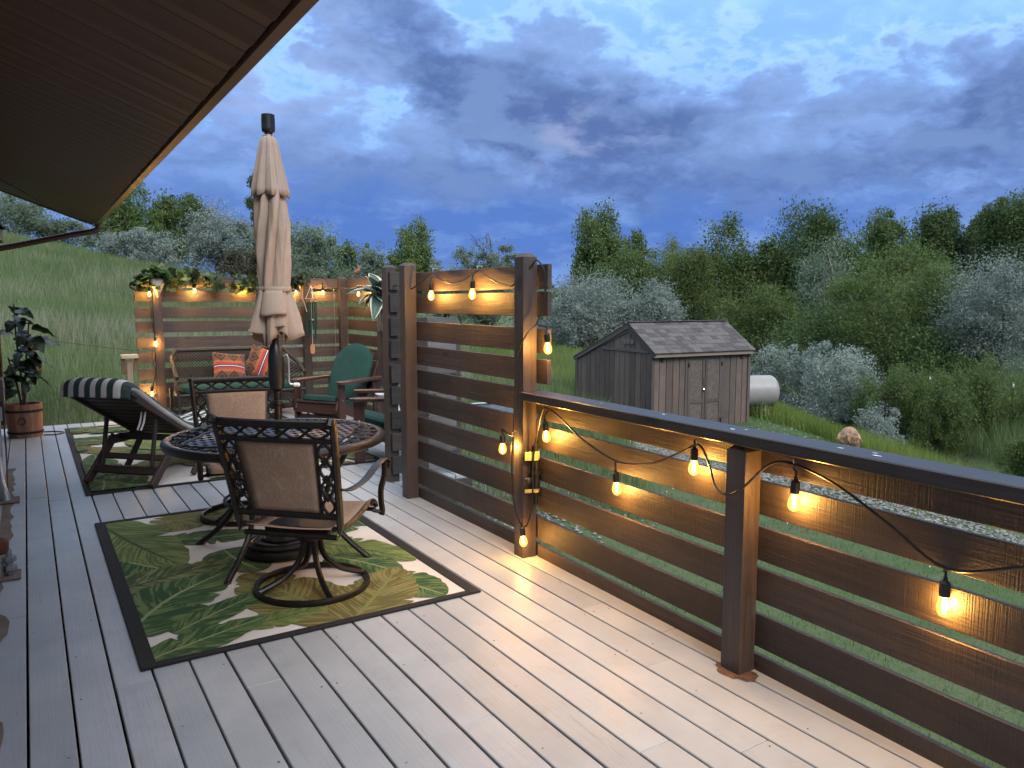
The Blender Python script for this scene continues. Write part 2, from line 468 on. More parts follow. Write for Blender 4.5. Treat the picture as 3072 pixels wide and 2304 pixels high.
def sling():
    m, n = new_mat('tan_mesh_sling')
    t = n.node('ShaderNodeTexCoord').outputs['Object']
    x, y, z = n.xyz(t)
    a = n.m('SINE', n.m('MULTIPLY', x, 900.0)); b = n.m('SINE', n.m('MULTIPLY', n.m('ADD', y, z), 700.0))
    st = n.noise(n.mapping(t, (170, 60, 60)), 1, 3, .6); bl = n.noise(t, 7, 5, .6)
    c = n.mix(n.maprange(n.m('ADD', st, n.m('MULTIPLY', bl, .6)), .5, 1.15), (.225, .142, .095), (.36, .245, .172))
    dust = n.m('MULTIPLY', n.maprange(n.noise(t, 14, 3, .5), .62, .68), .22)
    c = n.mix(dust, c, (.40, .33, .28))
    finish(n, c, .75, 0, n.m('MULTIPLY', a, b), .3, .002)
    return m
MAT['sling'] = sling()
# ------------------------------------------------------------------ terrain
def sst(x):
    x = np.clip(x, 0, 1); return x * x * (3 - 2 * x)
def gz_uv(u, v):
    u = np.asarray(u, float); v = np.asarray(v, float)
    l = np.clip(-u, 0, 60)
    a9 = -.95 + .133 * np.minimum(l, 12) + .05 * np.maximum(l - 12, 0)
    a38 = -.5 + .200 * np.minimum(l, 30)
    s = np.clip((v - 9) / 29, 0, 1)
    z = a9 + (a38 - a9) * s
    z = z - .035 * np.clip(v - 38, 0, 120)
    r0 = np.interp(v, [-50, 3, 13, 20, 45, 90, 200], [-.95, -.95, -1.3, -1.42, -.75, -.6, -.5])
    k = sst(u / 4)
    z = z * (1 - k) + r0 * k
    uc = 10.3 + .05 * (v - 17)
    near = sst((v + 2) / 6) * sst((75 - v) / 30)
    z = z - .80 * sst((u - 5.6) / 3.6) * near - .75 * np.exp(-((u - uc) / 1.15) ** 2) * near + 1.0 * sst((u - uc - 1.2) / 7) * near
    z = z + .05 * np.sin(u * 1.3 + .7 * v) * np.sin(v * .9 - .4 * u) + .10 * np.sin(u * .31 + 2) * np.sin(v * .27 + 1)
    return z
def gz(x, y):
    u, v = xy2uv(np.asarray(x, float), np.asarray(y, float)); return gz_uv(u, v)
UVM = Matrix.Rotation(R(-YAW), 4, 'Z')          # turns (u, v, z) into deck axes

def ground_material():
    m, n = new_mat('meadow_soil')
    t = n.node('ShaderNodeTexCoord').outputs['Object']
    a = n.noise(t, .22, 5, .6); b = n.noise(t, 2.2, 6, .65); c = n.noise(t, 28, 3, .6)
    col = n.mix(n.maprange(a, .35, .65), (.050, .085, .022), (.075, .098, .035))
    col = n.mix(n.m('MULTIPLY', n.maprange(b, .45, .7), .6), col, (.095, .10, .05))
    col = n.mix(n.m('MULTIPLY', n.maprange(c, .5, .75), .5), col, (.03, .05, .014))
    finish(n, col, .95, 0, n.m('ADD', b, c), .6, .03)
    return m
MAT['ground'] = ground_material()
def make_ground():
    t = np.linspace(-1, 1, 230)
    U = np.sign(t) * (np.abs(t) * 45 + (np.abs(t) ** 6) * 700)
    q = np.linspace(0, 1, 230)
    V = -30 + q * 130 + q ** 7 * 1300
    uu, vv = np.meshgrid(U, V); zz = gz_uv(uu, vv)
    P = np.stack([uu.ravel(), vv.ravel(), zz.ravel()], 1)
    n = len(U); i, j = np.meshgrid(np.arange(len(V) - 1), np.arange(n - 1), indexing='ij')
    a = (i * n + j).ravel(); F = np.stack([a, a + 1, a + n + 1, a + n], 1)
    o = link('ground', np_mesh('ground', P, F, smooth=True), MAT['ground']); o.matrix_basis = UVM
    tag(o, 'grassy yard and meadow sloping around the deck', None, None, 'structure')
make_ground()
# far ridge
def make_hills():
    rr = random.Random(3); us = np.linspace(-900, 900, 90); rows = []
    for v, h in ((560, -6), (640, 3), (760, 9), (900, -6)):
        rows.append([(u, v + 30 * math.sin(u * .01), (h + 5 * math.sin(u * .006 + 1.2) + 2 * math.sin(u * .023)) if h > 0 else h) for u in us])
    o = MB().grid(rows).build('hills', plain('far_hill', (.05, .075, .085), .95, 0, .2, .02, .1), None, True); o.matrix_basis = UVM
    tag(o, 'low dark ridge far behind the trees', None, None, 'structure')
make_hills()
# creek
def make_creek():
    m, n = new_mat('creek_water'); t = n.node('ShaderNodeTexCoord').outputs['Object']
    finish(n, (.05, .055, .048), .25, 0, n.noise(t, 6, 4, .6), .15, .02)
    rows = []
    for v in np.linspace(4, 60, 40):
        uc = 10.3 + .05 * (v - 17)
        rows.append([(uc + q, v, -2.52 + .012 * (v - 17)) for q in (-1.2, -.4, .4, 1.2)])
    o = MB().grid(rows).build('creek_water', m); o.matrix_basis = UVM
    tag(o, 'narrow dark creek between tall grass banks', None, None, 'structure')
make_creek()

# ------------------------------------------------------------------ deck
GAP0, PIT, BW = .356, .1438, .1350
Y_FAR = 10.80
deck = empty('deck', (0, 0, 0), 0, 'long deck of painted pale grey boards', None, None, 'structure')
brd = random.Random(11)
for k in range(-5, 25):
    xc = GAP0 + PIT * (k + .5)
    y0 = -.9 if k < 15 else (5.78 if k < 20 else (6.40 if k < 22 else 7.7))
    cuts = [y0]
    y = y0 + brd.uniform(1.5, 5.2)
    while y < Y_FAR - 1.0:
        cuts.append(y); y += brd.choice((3.66, 4.88, 4.88, 6.1))
    cuts.append(Y_FAR)
    for a, b in zip(cuts[:-1], cuts[1:]):
        j = brd.uniform(-.0012, .0012)
        board('deck_board', deck, (xc + j, a + .0012, -.019 + brd.uniform(-.0012, .0)), (xc + brd.uniform(-.0012, .0012), b - .0012, -.019 + brd.uniform(-.0012, .0)), BW, .038, MAT['deck'], ch=.003)
MAT['joist'] = plain('dark_joist', (.02, .016, .014), .9, 0, .2, 6)
jm = MB()
for i in range(30):
    yy = -.8 + i * .4
    x1 = 2.50 if yy < 5.9 else (3.2 if yy < 6.45 else 3.5 if yy < 7.7 else 3.93)
    if yy < Y_FAR: jm.box(((-.34 + x1) / 2, yy, -.13), (x1 + .34, .04, .17))
jm.build('joist', MAT['joist'], deck)
board('rim_board', deck, (2.520, -.9, -.13), (2.520, 5.75, -.13), .2, .038, MAT['stain'], up=(1, 0, 0))
board('rim_board', deck, (-.35, Y_FAR + .022, -.13), (3.95, Y_FAR + .022, -.13), .2, .038, MAT['stain'], up=(0, 1, 0))
board('rim_board', deck, (3.972, 7.70, -.13), (3.972, Y_FAR, -.13), .2, .038, MAT['stain'], up=(1, 0, 0))
board('rim_board', deck, (2.545, 5.755, -.13), (3.23, 5.755, -.13), .2, .038, MAT['stain'], up=(0, 1, 0))
# deck screws
sm_ = MB(); scr = random.Random(8)
for k in range(-4, 16):
    xc = GAP0 + PIT * (k + .5)
    for i in range(18):
        yy = 1.6 + i * .4
        for s_ in (-1, 1):
            if scr.random() < .25:
                cx_, cy_ = xc + s_ * .042 + scr.uniform(-.006, .006), yy + scr.uniform(-.012, .012); r_ = scr.uniform(.0032, .0052)
                b = len(sm_.v); sm_.v += [(cx_ + r_ * math.cos(a * math.pi / 3), cy_ + r_ * math.sin(a * math.pi / 3), .0009) for a in range(6)]; sm_.f.append(tuple(range(b, b + 6)))
tag(sm_.build('screw_heads', plain('screw_dark', (.06, .05, .045), .5, .5), deck), kind='stuff')
# bare, unpainted strip along the house side: flakes where the paint has worn off the last board
pm = MB(); pr = random.Random(5); yy = 1.9; edge = []
while yy < 8.2:
    edge.append((-.155 + pr.uniform(-.018, .014) - (.03 if 4.3 < yy < 4.9 or 3.2 < yy < 4.0 else 0), yy)); yy += pr.uniform(.05, .16)
for (xa, ya), (xb, yb) in zip(edge[:-1], edge[1:]):
    b = len(pm.v); pm.v += [(-.222, ya, .0022), (xa, ya, .0022), (xb, yb, .0022), (-.222, yb, .0022)]; pm.f.append((b, b + 1, b + 2, b + 3))
pm.build('bare_strip', MAT['raw'], deck)
# worn raw-wood patch around the foot of the railing post
bw_m = plain('bare_cedar', (.11, .058, .034), .85, 0, .45, 40)
wr = random.Random(3); pp = MB(); rad_ = [wr.uniform(.75, 1.2) for _ in range(40)]
rad_ = [(rad_[i - 1] + rad_[i] + rad_[(i + 1) % 40]) / 3 + wr.uniform(-.05, .05) for i in range(40)]
pp.v += [(2.368 + .066 * rad_[i] * math.cos(i * math.pi / 20), 2.022 + .088 * rad_[i] * math.sin(i * math.pi / 20), .0016) for i in range(40)]; pp.f.append(tuple(range(40)))
pp.build('bare_patch', bw_m, deck)

# ------------------------------------------------------------------ fences and railing
def post(parent, x, y, z0, z1, sx, sy, mat, off):
    c = .022; hx, hy = sx / 2, sy / 2; m = MB(); h = z1 - z0
    r = [[(-hx, -hy, 0), (hx, -hy, 0), (hx, hy, 0), (-hx, hy, 0)], [(-hx, -hy, h - c), (hx, -hy, h - c), (hx, hy, h - c), (-hx, hy, h - c)],
         [(-hx + c, -hy + c, h), (hx - c, -hy + c, h), (hx - c, hy - c, h), (-hx + c, hy - c, h)]]
    m.grid(r, True); m.f.append((11, 10, 9, 8)); m.f.append((0, 1, 2, 3))
    # local Y must run up the post for the grain: rotate mesh
    m.v = [(p[0], p[2], -p[1]) for p in m.v]
    return m.build('post', mat, parent, False, Matrix.Translation((x - off[0], y - off[1], z0 - off[2])) @ Matrix.Rotation(R(90), 4, 'X'))
srn = random.Random(21)
def slat(parent, off, a, b, zt, h=.14, t=.028, mat=None, nrm=(1, 0, 0)):
    """a horizontal fence slat between plan points a and b, top edge at zt"""
    zc = zt - h / 2; w1, w2 = srn.uniform(-.004, .004), srn.uniform(-.004, .004)
    return board('slat', parent, (a[0], a[1], zc + w1), (b[0], b[1], zc + w2), h, t, mat or MAT['stain'], up=nrm, ch=.002, off=off)

o_ = (2.44, 3.66, 0)
F1 = empty('privacy_fence', o_, 0, 'tall dark slatted privacy panel between two posts, beside the railing', 'fence')
post(F1, 2.431, 3.686, 0.001, 1.775, .092, .094, MAT['stain_post'], o_)
post(F1, 2.436, 5.300, 0.001, 1.79, .094, .096, MAT['stain_post'], o_)
for i, zt in enumerate((1.715, 1.556, 1.350, 1.168, .990, .820, .633, .445, .250, .074)):
    slat(F1, o_, (2.502, 3.545 if zt > 1.03 else 3.645), (2.502, 5.352), zt)
o_ = (2.40, 1.99, 0)
F2 = empty('deck_railing', o_, 0, 'waist-high dark slatted railing with flat cap along deck edge', 'railing')
def rx(y): return 2.501 + (y - 3.64) * .0235
post(F2, 2.393, 2.040, 0.001, .935, .092, .094, MAT['stain_post'], o_)
post(F2, 2.352, .25, 0.001, .935, .092, .094, MAT['stain_post'], o_)
for zt in (.932, .792, .603, .430, .239, .068):
    slat(F2, o_, (rx(-.3) - .007, -.3), (rx(3.63) - .007, 3.63), zt, .108 if zt > .9 else .138, .021)
board('cap', F2, (rx(-.3) - .055, -.3, .962), (rx(3.70) - .055, 3.655, .962), .145, .05, MAT['cap'], ch=.004, off=o_)
for i, (yy, dx_, s_) in enumerate(((2.55, .02, .008), (2.1, -.02, .010), (2.06, .015, .006), (1.62, .0, .008), (1.5, .02, .006), (1.47, -.015, .010), (3.0, .01, .005))):
    q = MB(); q.v += [(rx(yy) - .055 + dx_ - o_[0] + s_ * .6 * (1 + .3 * math.sin(3 * a + i)) * math.cos(a), yy - o_[1] + s_ * 1.5 * (1 + .3 * math.sin(2 * a + i)) * math.sin(a), .9885) for a in [k * 2 * math.pi / 12 for k in range(12)]]; q.f.append(tuple(range(12)))
    q.build('white_fleck', MAT['white'], F2)  # small flat white flecks laid on the cap's top face
o_ = (2.5, 10.85, 0)
F3 = empty('back_fence', o_, 0, 'dark slatted fence at the far end of the deck, hung with ivy garland', 'fence')
for x in (1.445, 3.385, 3.925): post(F3, x, 10.80, .001, 1.86 if x > 2 else 1.80, .105, .09, MAT['stain_post'], o_)
for zt in (1.834, 1.647, 1.436, 1.247, 1.043, .853, .639, .447, .260, .072):
    slat(F3, o_, (1.185, 10.866), (3.92, 10.866), zt, .147, nrm=(0, 1, 0))
o_ = (3.93, 9.4, 0)
F4 = empty('side_fence', o_, 0, 'short dark slatted fence behind the green cushioned chair', 'fence')
for y in (9.36, 8.75): post(F4, 3.925, y, .001, 1.80, .09, .10, MAT['stain_post'], o_)
for zt in (1.834, 1.647, 1.436, 1.247, 1.043, .853, .639, .447, .260, .072):
    slat(F4, o_, (3.990, 8.55), (3.990, 10.74), zt, .147)
o_ = (2.58, 5.86, 0)
F5 = empty('stub_fence', o_, 0, 'narrow slatted fence end jutting out behind the privacy panel post', 'fence')
post(F5, 2.535, 5.875, .001, 1.80, .09, .09, MAT['stain_post'], o_)
for zt in (1.745, 1.563, 1.37, 1.19, .985, .80, .60, .41, .22): slat(F5, o_, (2.508, 5.810), (2.84, 5.810), zt, .147, nrm=(0, -1, 0))
o_ = (2.9, 5.95, 0)
F6 = empty('step_guard', o_, 0, 'lower grey weathered slat guard seen through the privacy panel', 'fence')
post(F6, 3.17, 5.93, .001, 1.33, .07, .07, MAT['stain_post'], o_)
for zt in (1.365, 1.20, 1.03, .86, .69, .52, .35, .18): slat(F6, o_, (2.63, 5.885), (3.15, 5.885), zt, .15, mat=MAT['grey_wood'], nrm=(0, -1, 0))

# ------------------------------------------------------------------ house: wall, soffit, gutter
H_ = empty('house', (-.36, 4, 0), 0, 'brown soffit, gutter and grey wall of the house at left', 'house')
ho = Vector((-.36, 4, 0))
def hp(x, y, z): return Vector((x, y, z)) - ho
MB().box(hp(-.46, 3.2, 1.28), (.16, 14.2, 3.1)).build('wall', MAT['siding'], H_)
for i in range(22):
    board('siding_board', H_, (-.365, -3.9, .02 + i * .115), (-.365, 10.30, .02 + i * .115), .125, .014, MAT['siding'], up=(1, 0, .12), ch=.002, off=ho)
board('corner_trim', H_, (-.350, 10.31, -.1), (-.350, 10.31, 2.80), .09, .03, MAT['siding'], up=(1, 0, 0), off=ho)
SL = .375
def sz(x): return 2.418 + (.745 - x) * SL
for i in range(150):
    y = -3.9 + i * .098
    if y > 10.42: break
    dz_ = (0, .005, .002)[i % 3]; lean_ = (.10, -.02, .05)[i % 3]
    board('soffit_panel', H_, (.745, y, sz(.745) + dz_), (-.36, y, sz(-.36) + dz_), (.0955, .0968, .0968)[i % 3], .012, MAT['soffit'], up=(SL, lean_, 1), ch=.004, off=ho)
MB().prism([(.745, sz(.745) + .03), (-4.5, sz(-4.5) + .03), (-4.5, sz(-4.5) + .2), (.79, sz(.745) + .16)], -4 - 4, 10.47 - 4).build('roof', plain('brown_shingle', (.06, .045, .04), .9, 0, .3, 12, .4), H_, M=Matrix.Translation((.36, 0, 0)))
MB().prism([(.752, 2.425), (.752, 2.545), (.825, 2.545), (.825, 2.49), (.808, 2.415), (.803, 2.404), (.758, 2.404)], -8, 6.50).build('gutter', MAT['brown_trim'], H_, M=Matrix.Translation((.36, 0, 0)))
board('fascia', H_, (.74, -4, 2.505), (.74, 10.48, 2.505), .14, .02, MAT['brown_trim'], up=(1, 0, 0), off=ho)
board('rake_board', H_, (.70, 10.485, sz(.7) + .05), (-4.4, 10.485, sz(-4.4) + .05), .13, .022, MAT['brown_trim'], up=(0, 1, 0), off=ho)
dp = spline([hp(.785, 10.42, 2.43), hp(.785, 10.42, 2.36), hp(.70, 10.41, 2.32), hp(.5, 10.40, 2.275), hp(0, 10.40, 2.145), hp(-.24, 10.40, 2.08), hp(-.285, 10.40, 2.0)], 6) + [hp(-.285, 10.4, .1)]
MB().tube(dp, .034, 12, up=(0, 1, 0), flat=.8).build('downspout', MAT['brown_trim'], H_, True)
for s in (.8, 1.5): MB().box(hp(-.30, 10.4, s), (.09, .075, .03), ch=.003).build('downspout_strap', MAT['brown_trim'], H_)
# loose black wires under the soffit's far end
def cable(name, pts, r, mat, parent=None, n=6, seg=8): return MB().tube(spline(pts, n), r, seg).build(name, mat, parent, True)
tag(cable('soffit_wire', [(-.25, 9.2, 2.76), (.05, 9.4, 2.62), (.30, 9.9, 2.52), (.55, 10.3, 2.46), (.76, 10.44, 2.40)], .005, MAT['rubber']), 'thin black wire clipped along the end of the soffit', 'wire')
tag(cable('gutter_wire', [(.77, 10.43, 2.40), (.90, 10.5, 2.39), (1.04, 10.5, 2.44), (1.10, 10.5, 2.53), (1.085, 10.5, 2.62)], .004, MAT['rubber']), 'loose black wire curling off the gutter end', 'wire')
# lantern on the wall
lo = Vector((-.20, 9.5, 2.10)); LN = empty('wall_lantern', lo, 0, 'small black wall lantern above the sloping downspout', 'lantern')
MB().lathe([(.055, 0), (.06, .012), (.05, .02), (.05, .022)], 8).build('base', MAT['black'], LN)
MB().lathe([(.043, .022), (.043, .13)], 8, cap=False).build('glass', plain('dusty_glass', (.55, .55, .5), .15, 0, .05, 9, .03), LN, True)
MB().lathe([(.048, .13), (.085, .135), (.07, .16), (.045, .18), (.05, .19), (.02, .205), (.008, .23), (.014, .24), (.004, .26)], 8).build('cap', MAT['black'], LN)
MB().tube([(0, 0, .2), (-.06, 0, .24), (-.15, 0, .21), (-.152, 0, .12)], .008).build('bracket', MAT['black'], LN, True)
for i in range(4):
    a = i * math.pi / 2 + .4; MB().bar((.046 * math.cos(a), .046 * math.sin(a), .02), (.046 * math.cos(a), .046 * math.sin(a), .132), .006, .006).build('bar', MAT['black'], LN)
# utility boxes and pipes on the wall
ub = Vector((-.27, 7.6, .62)); UB = empty('utility_box', ub, 0, 'grey brown utility box fixed to the wall by the fig plant', 'utility box')
MB().box((-.01, 0, .60), (.13, .34, .50), ch=.006).build('upper_cabinet', MAT['greybox'], UB)
MB().box((.005, -.02, .14), (.16, .30, .22), ch=.006).build('lower_cabinet', plain('dark_box', (.085, .07, .065), .5, .2), UB)
MB().box((.06, -.01, .62), (.012, .28, .40), ch=.003).build('cover', plain('tan_box', (.24, .20, .175), .5, .1), UB)
MB().box((.088, -.06, .17), (.012, .03, .03), ch=.003).build('latch', MAT['galv'], UB)
MB().box((.03, .165, .36), (.05, .02, .98), ch=.003).build('side_rail', plain('pale_metal', (.42, .41, .40), .5, .2), UB)
cp = Vector((-.25, 7.3, 0)); CP = empty('conduit_pipe', cp, 0, 'pale grey conduit running down the wall to the deck', 'pipe')
MB().tube([(.0, .1, .62), (.0, .08, .25), (.0, .0, .17), (.02, -.35, .10), (.04, -.48, .06), (.05, -.5, .004)], .032, 12).build('pipe', MAT['galv'], CP, True)
MB().tube([(.05, .12, .70), (.055, .10, .3), (.06, -.2, .12), (.065, -.5, .01)], .006, 8).build('wire', MAT['rubber'], CP, True)
MB().box((.05, -.5, .008), (.17, .20, .012), ch=.003).build('foot_plate', MAT['raw'], CP)
vp = Vector((-.215, 4.9, 0)); VP = empty('valve_pipe', vp, 0, 'grey pipe stub with steel nuts and rusty red valve', 'pipe')
MB().box((.02, 0, .008), (.19, .16, .012), ch=.003).build('foot_plate', MAT['raw'], VP)
MB().tube([(-.01, 0, .014), (-.01, 0, .09)], .05, 14).build('pipe', MAT['galv'], VP, True)
for z in (.035, .085): MB().lathe([(.03, 0), (.034, .006), (.034, .026), (.03, .032)], 6, (.065, 0, z)).build('nut', MAT['galv'], VP)
MB().tube([(.062, 0, .014), (.062, 0, .155)], .016, 10).build('bolt', MAT['galv'], VP, True)
MB().lathe([(.02, 0), (.038, .01), (.036, .07), (.024, .085), (.012, .09)], 8, (.03, 0, .135)).build('valve_body', plain('rusty_red', (.11, .028, .014), .7, .2, .4, 30, .3), VP)
# ------------------------------------------------------------------ rugs with a printed banana-leaf pattern
def leaf_print(name, c_dark, c_lite, c_rib, k):
    m, n = new_mat(name)
    uvn = n.node('ShaderNodeUVMap').outputs[0]; x, y, _ = n.xyz(uvn)      # x along the rib 0..1, y across -1..1
    ay = n.m('ABSOLUTE', y)
    t = n.node('ShaderNodeTexCoord').outputs['Object']
    slant = n.m('SUBTRACT', n.m('MULTIPLY', x, 60.0), n.m('MULTIPLY', ay, 13.0))
    st = n.noise(n.vec(slant, n.m('MULTIPLY', y, 1.6), k), .75, 3, .5)
    bands = n.noise(n.vec(n.m('MULTIPLY', slant, .16), n.m('MULTIPLY', y, 1.1), k + 3), 1.0, 2, .5)
    f = n.m('MULTIPLY', n.maprange(st, .47, .51), n.maprange(bands, .38, .52))
    f = n.m('MAXIMUM', f, n.m('MULTIPLY', n.maprange(bands, .60, .66), .45))
    col = n.mix(f, c_dark, c_lite)
    dk = n.m('MULTIPLY', n.maprange(st, .40, .33), n.maprange(n.noise(n.vec(slant, y, k + 9), .2, 2), .5, .62))
    col = n.mix(n.m('MULTIPLY', dk, .9), col, tuple(q * .35 for q in c_dark))
    col = n.mix(n.m('LESS_THAN', ay, .05), col, c_rib)
    wv = n.noise(t, 380, 2, .5)
    finish(n, n.mix(n.m('MULTIPLY', wv, .25), col, tuple(q * .6 for q in c_dark)), .9, 0, wv, .3, .002)
    return m
LEAFM = {'olive': leaf_print('print_olive', (.070, .110, .024), (.185, .225, .065), (.030, .065, .015), 1.0),
         'dark': leaf_print('print_dark_green', (.014, .060, .016), (.120, .170, .055), (.23, .28, .12), 5.0),
         'brown': leaf_print('print_brown_green', (.105, .092, .022), (.21, .19, .065), (.17, .19, .06), 9.0),
         'feather': leaf_print('print_feather', (.032, .062, .016), (.20, .205, .08), (.03, .06, .016), 13.0)}
def cream_rug():
    m, n = new_mat('rug_cream'); t = n.node('ShaderNodeTexCoord').outputs['Object']
    a = n.noise(t, 2.5, 5, .6); wv = n.noise(t, 300, 2, .5)
    finish(n, n.mix(n.maprange(a, .3, .7), (.50, .465, .44), (.60, .57, .54)), .9, 0, wv, .3, .002)
    return m
MAT['rug'] = cream_rug()
MAT['rug_border'] = fabric('rug_border', (.008, .008, .009), 300, .15)
def rug_leaf(parent, a, b, wdt, kind, layer, rr, W, D, bw, tear=True):
    """a flat printed leaf clipped to the rug's field, a..b the rib, wdt the greatest half width"""
    a, b = Vector((a[0], a[1])), Vector((b[0], b[1])); d = b - a; L = d.length; t = d / L; nrm = Vector((-t.y, t.x))
    bend = rr.uniform(-.10, .10) * L; N = 40
    wob = [rr.uniform(0, 6.28) for _ in range(4)]
    V, F, UV = [], [], []
    z = .0066 + layer * .00022
    cols = 6
    for side in (1, -1):
        base = len(V); notch = [1.0] * (N + 1)
        if tear:
            for _ in range(rr.randint(1, 3)):
                q = rr.randint(4, N - 4); notch[q] *= rr.uniform(.55, .85); notch[q + 1] *= .93
        for i in range(N + 1):
            s = i / N
            hw = wdt * (math.sin(math.pi * min(1, (s * .96 + .04)) ** .72) ** .62 if s < .995 else .02)
            hw *= (1 + .025 * math.sin(s * 26 + wob[0]) + .02 * math.sin(s * 47 + wob[1])) * notch[i]
            c = a + d * s + nrm * (bend * math.sin(math.pi * s))
            for j in range(cols + 1):
                q = j / cols; back = q * hw * .18
                p = c + nrm * (side * hw * q) + t * back
                V.append((min(max(p.x, bw), W - bw), min(max(p.y, bw), D - bw), z)); UV.append((s, side * q))
        for i in range(N):
            for j in range(cols):
                p = base + i * (cols + 1) + j
                F.append((p, p + 1, p + cols + 2, p + cols + 1) if side < 0 else (p + cols + 1, p + cols + 2, p + 1, p))
    # drop faces collapsed onto the border by the clipping
    Va = np.array(V); keep = []
    for f in F:
        q = Va[list(f)]; ar = abs(np.cross(q[2, :2] - q[0, :2], q[3, :2] - q[1, :2]))
        if ar > 1e-7: keep.append(f)
    if not keep: return
    link('printed_leaf', np_mesh('printed_leaf', V, keep, UV), LEAFM[kind], parent)
def rug(x, y, W, D, label, leaves, seed, extra):
    rr = random.Random(seed); bw = .062
    o = empty('leaf_rug', (x, y, 0), 0, label, 'rug', 'leaf print rugs on the deck')
    MB().box((W / 2, D / 2, .0038), (W - .01, D - .01, .0044)).build('field', MAT['rug'], o)
    for nm, c, s in (('l', (bw / 2, D / 2), (bw, D)), ('r', (W - bw / 2, D / 2), (bw, D)), ('n', (W / 2, .021), (W - 2 * bw, .042)), ('f', (W / 2, D - .021), (W - 2 * bw, .042))):
        MB().box((c[0], c[1], .0066), (s[0], s[1], .011), ch=.002).build('border', MAT['rug_border'], o)
    lay = 0
    for a, b, wd, kd in extra(rr) + leaves:
        rug_leaf(o, a, b, wd * (1.22 if leaves else 1.0), kd, lay, rr, W, D, .045, True); lay += 1
    return o
L1 = [((.75, 2.38), (.35, 2.0), .20, 'brown'), ((.45, 2.25), (1.05, 2.05), .17, 'brown'), ((1.0, 2.42), (1.45, 2.1), .2, 'dark'), ((1.6, 2.2), (1.15, 1.8), .16, 'olive'),
      ((.34, 1.80), (.95, 1.66), .13, 'dark'), ((1.7, 1.75), (1.25, 1.35), .17, 'dark'), ((.62, 1.42), (.72, .92), .16, 'dark'),
      ((-.05, 1.75), (.30, 1.18), .22, 'dark'), ((.02, 2.46), (.36, 1.24), .21, 'olive'), ((-.10, .98), (.60, 1.20), .15, 'feather'),
      ((-.02, .38), (.56, 1.02), .20, 'dark'), ((1.05, 1.35), (1.52, .62), .15, 'olive'), ((1.12, .95), (1.36, .45), .12, 'dark'), ((1.22, .52), (1.42, .05), .14, 'dark'),
      ((.90, .02), (.62, .92), .20, 'brown'), ((.90, .0), (1.38, .56), .17, 'brown'), ((.44, .22), (.84, .26), .08, 'olive'),
      ((.17, .30), (.70, .62), .085, 'dark'), ((.00, .06), (.58, .27), .105, 'dark')]
def ex1(rr): return []
rug(.315, 3.316, 1.60, 2.45, 'palm leaf printed rug with black border under the dining table', L1, 4, ex1)
def ex2(rr):
    out = []
    for i in range(85):
        p = (rr.uniform(0, 2.48), rr.uniform(0, 3.6)); a = rr.uniform(0, 6.28); L = rr.uniform(.6, 1.0)
        out.append((p, (p[0] + L * math.cos(a), p[1] + L * math.sin(a)), rr.uniform(.12, .2), rr.choice(['olive', 'dark', 'dark', 'brown', 'olive'])))
    return out
rug(.315, 6.665, 2.48, 3.70, 'palm leaf printed rug with black border under the chaise lounge', [], 9, ex2)

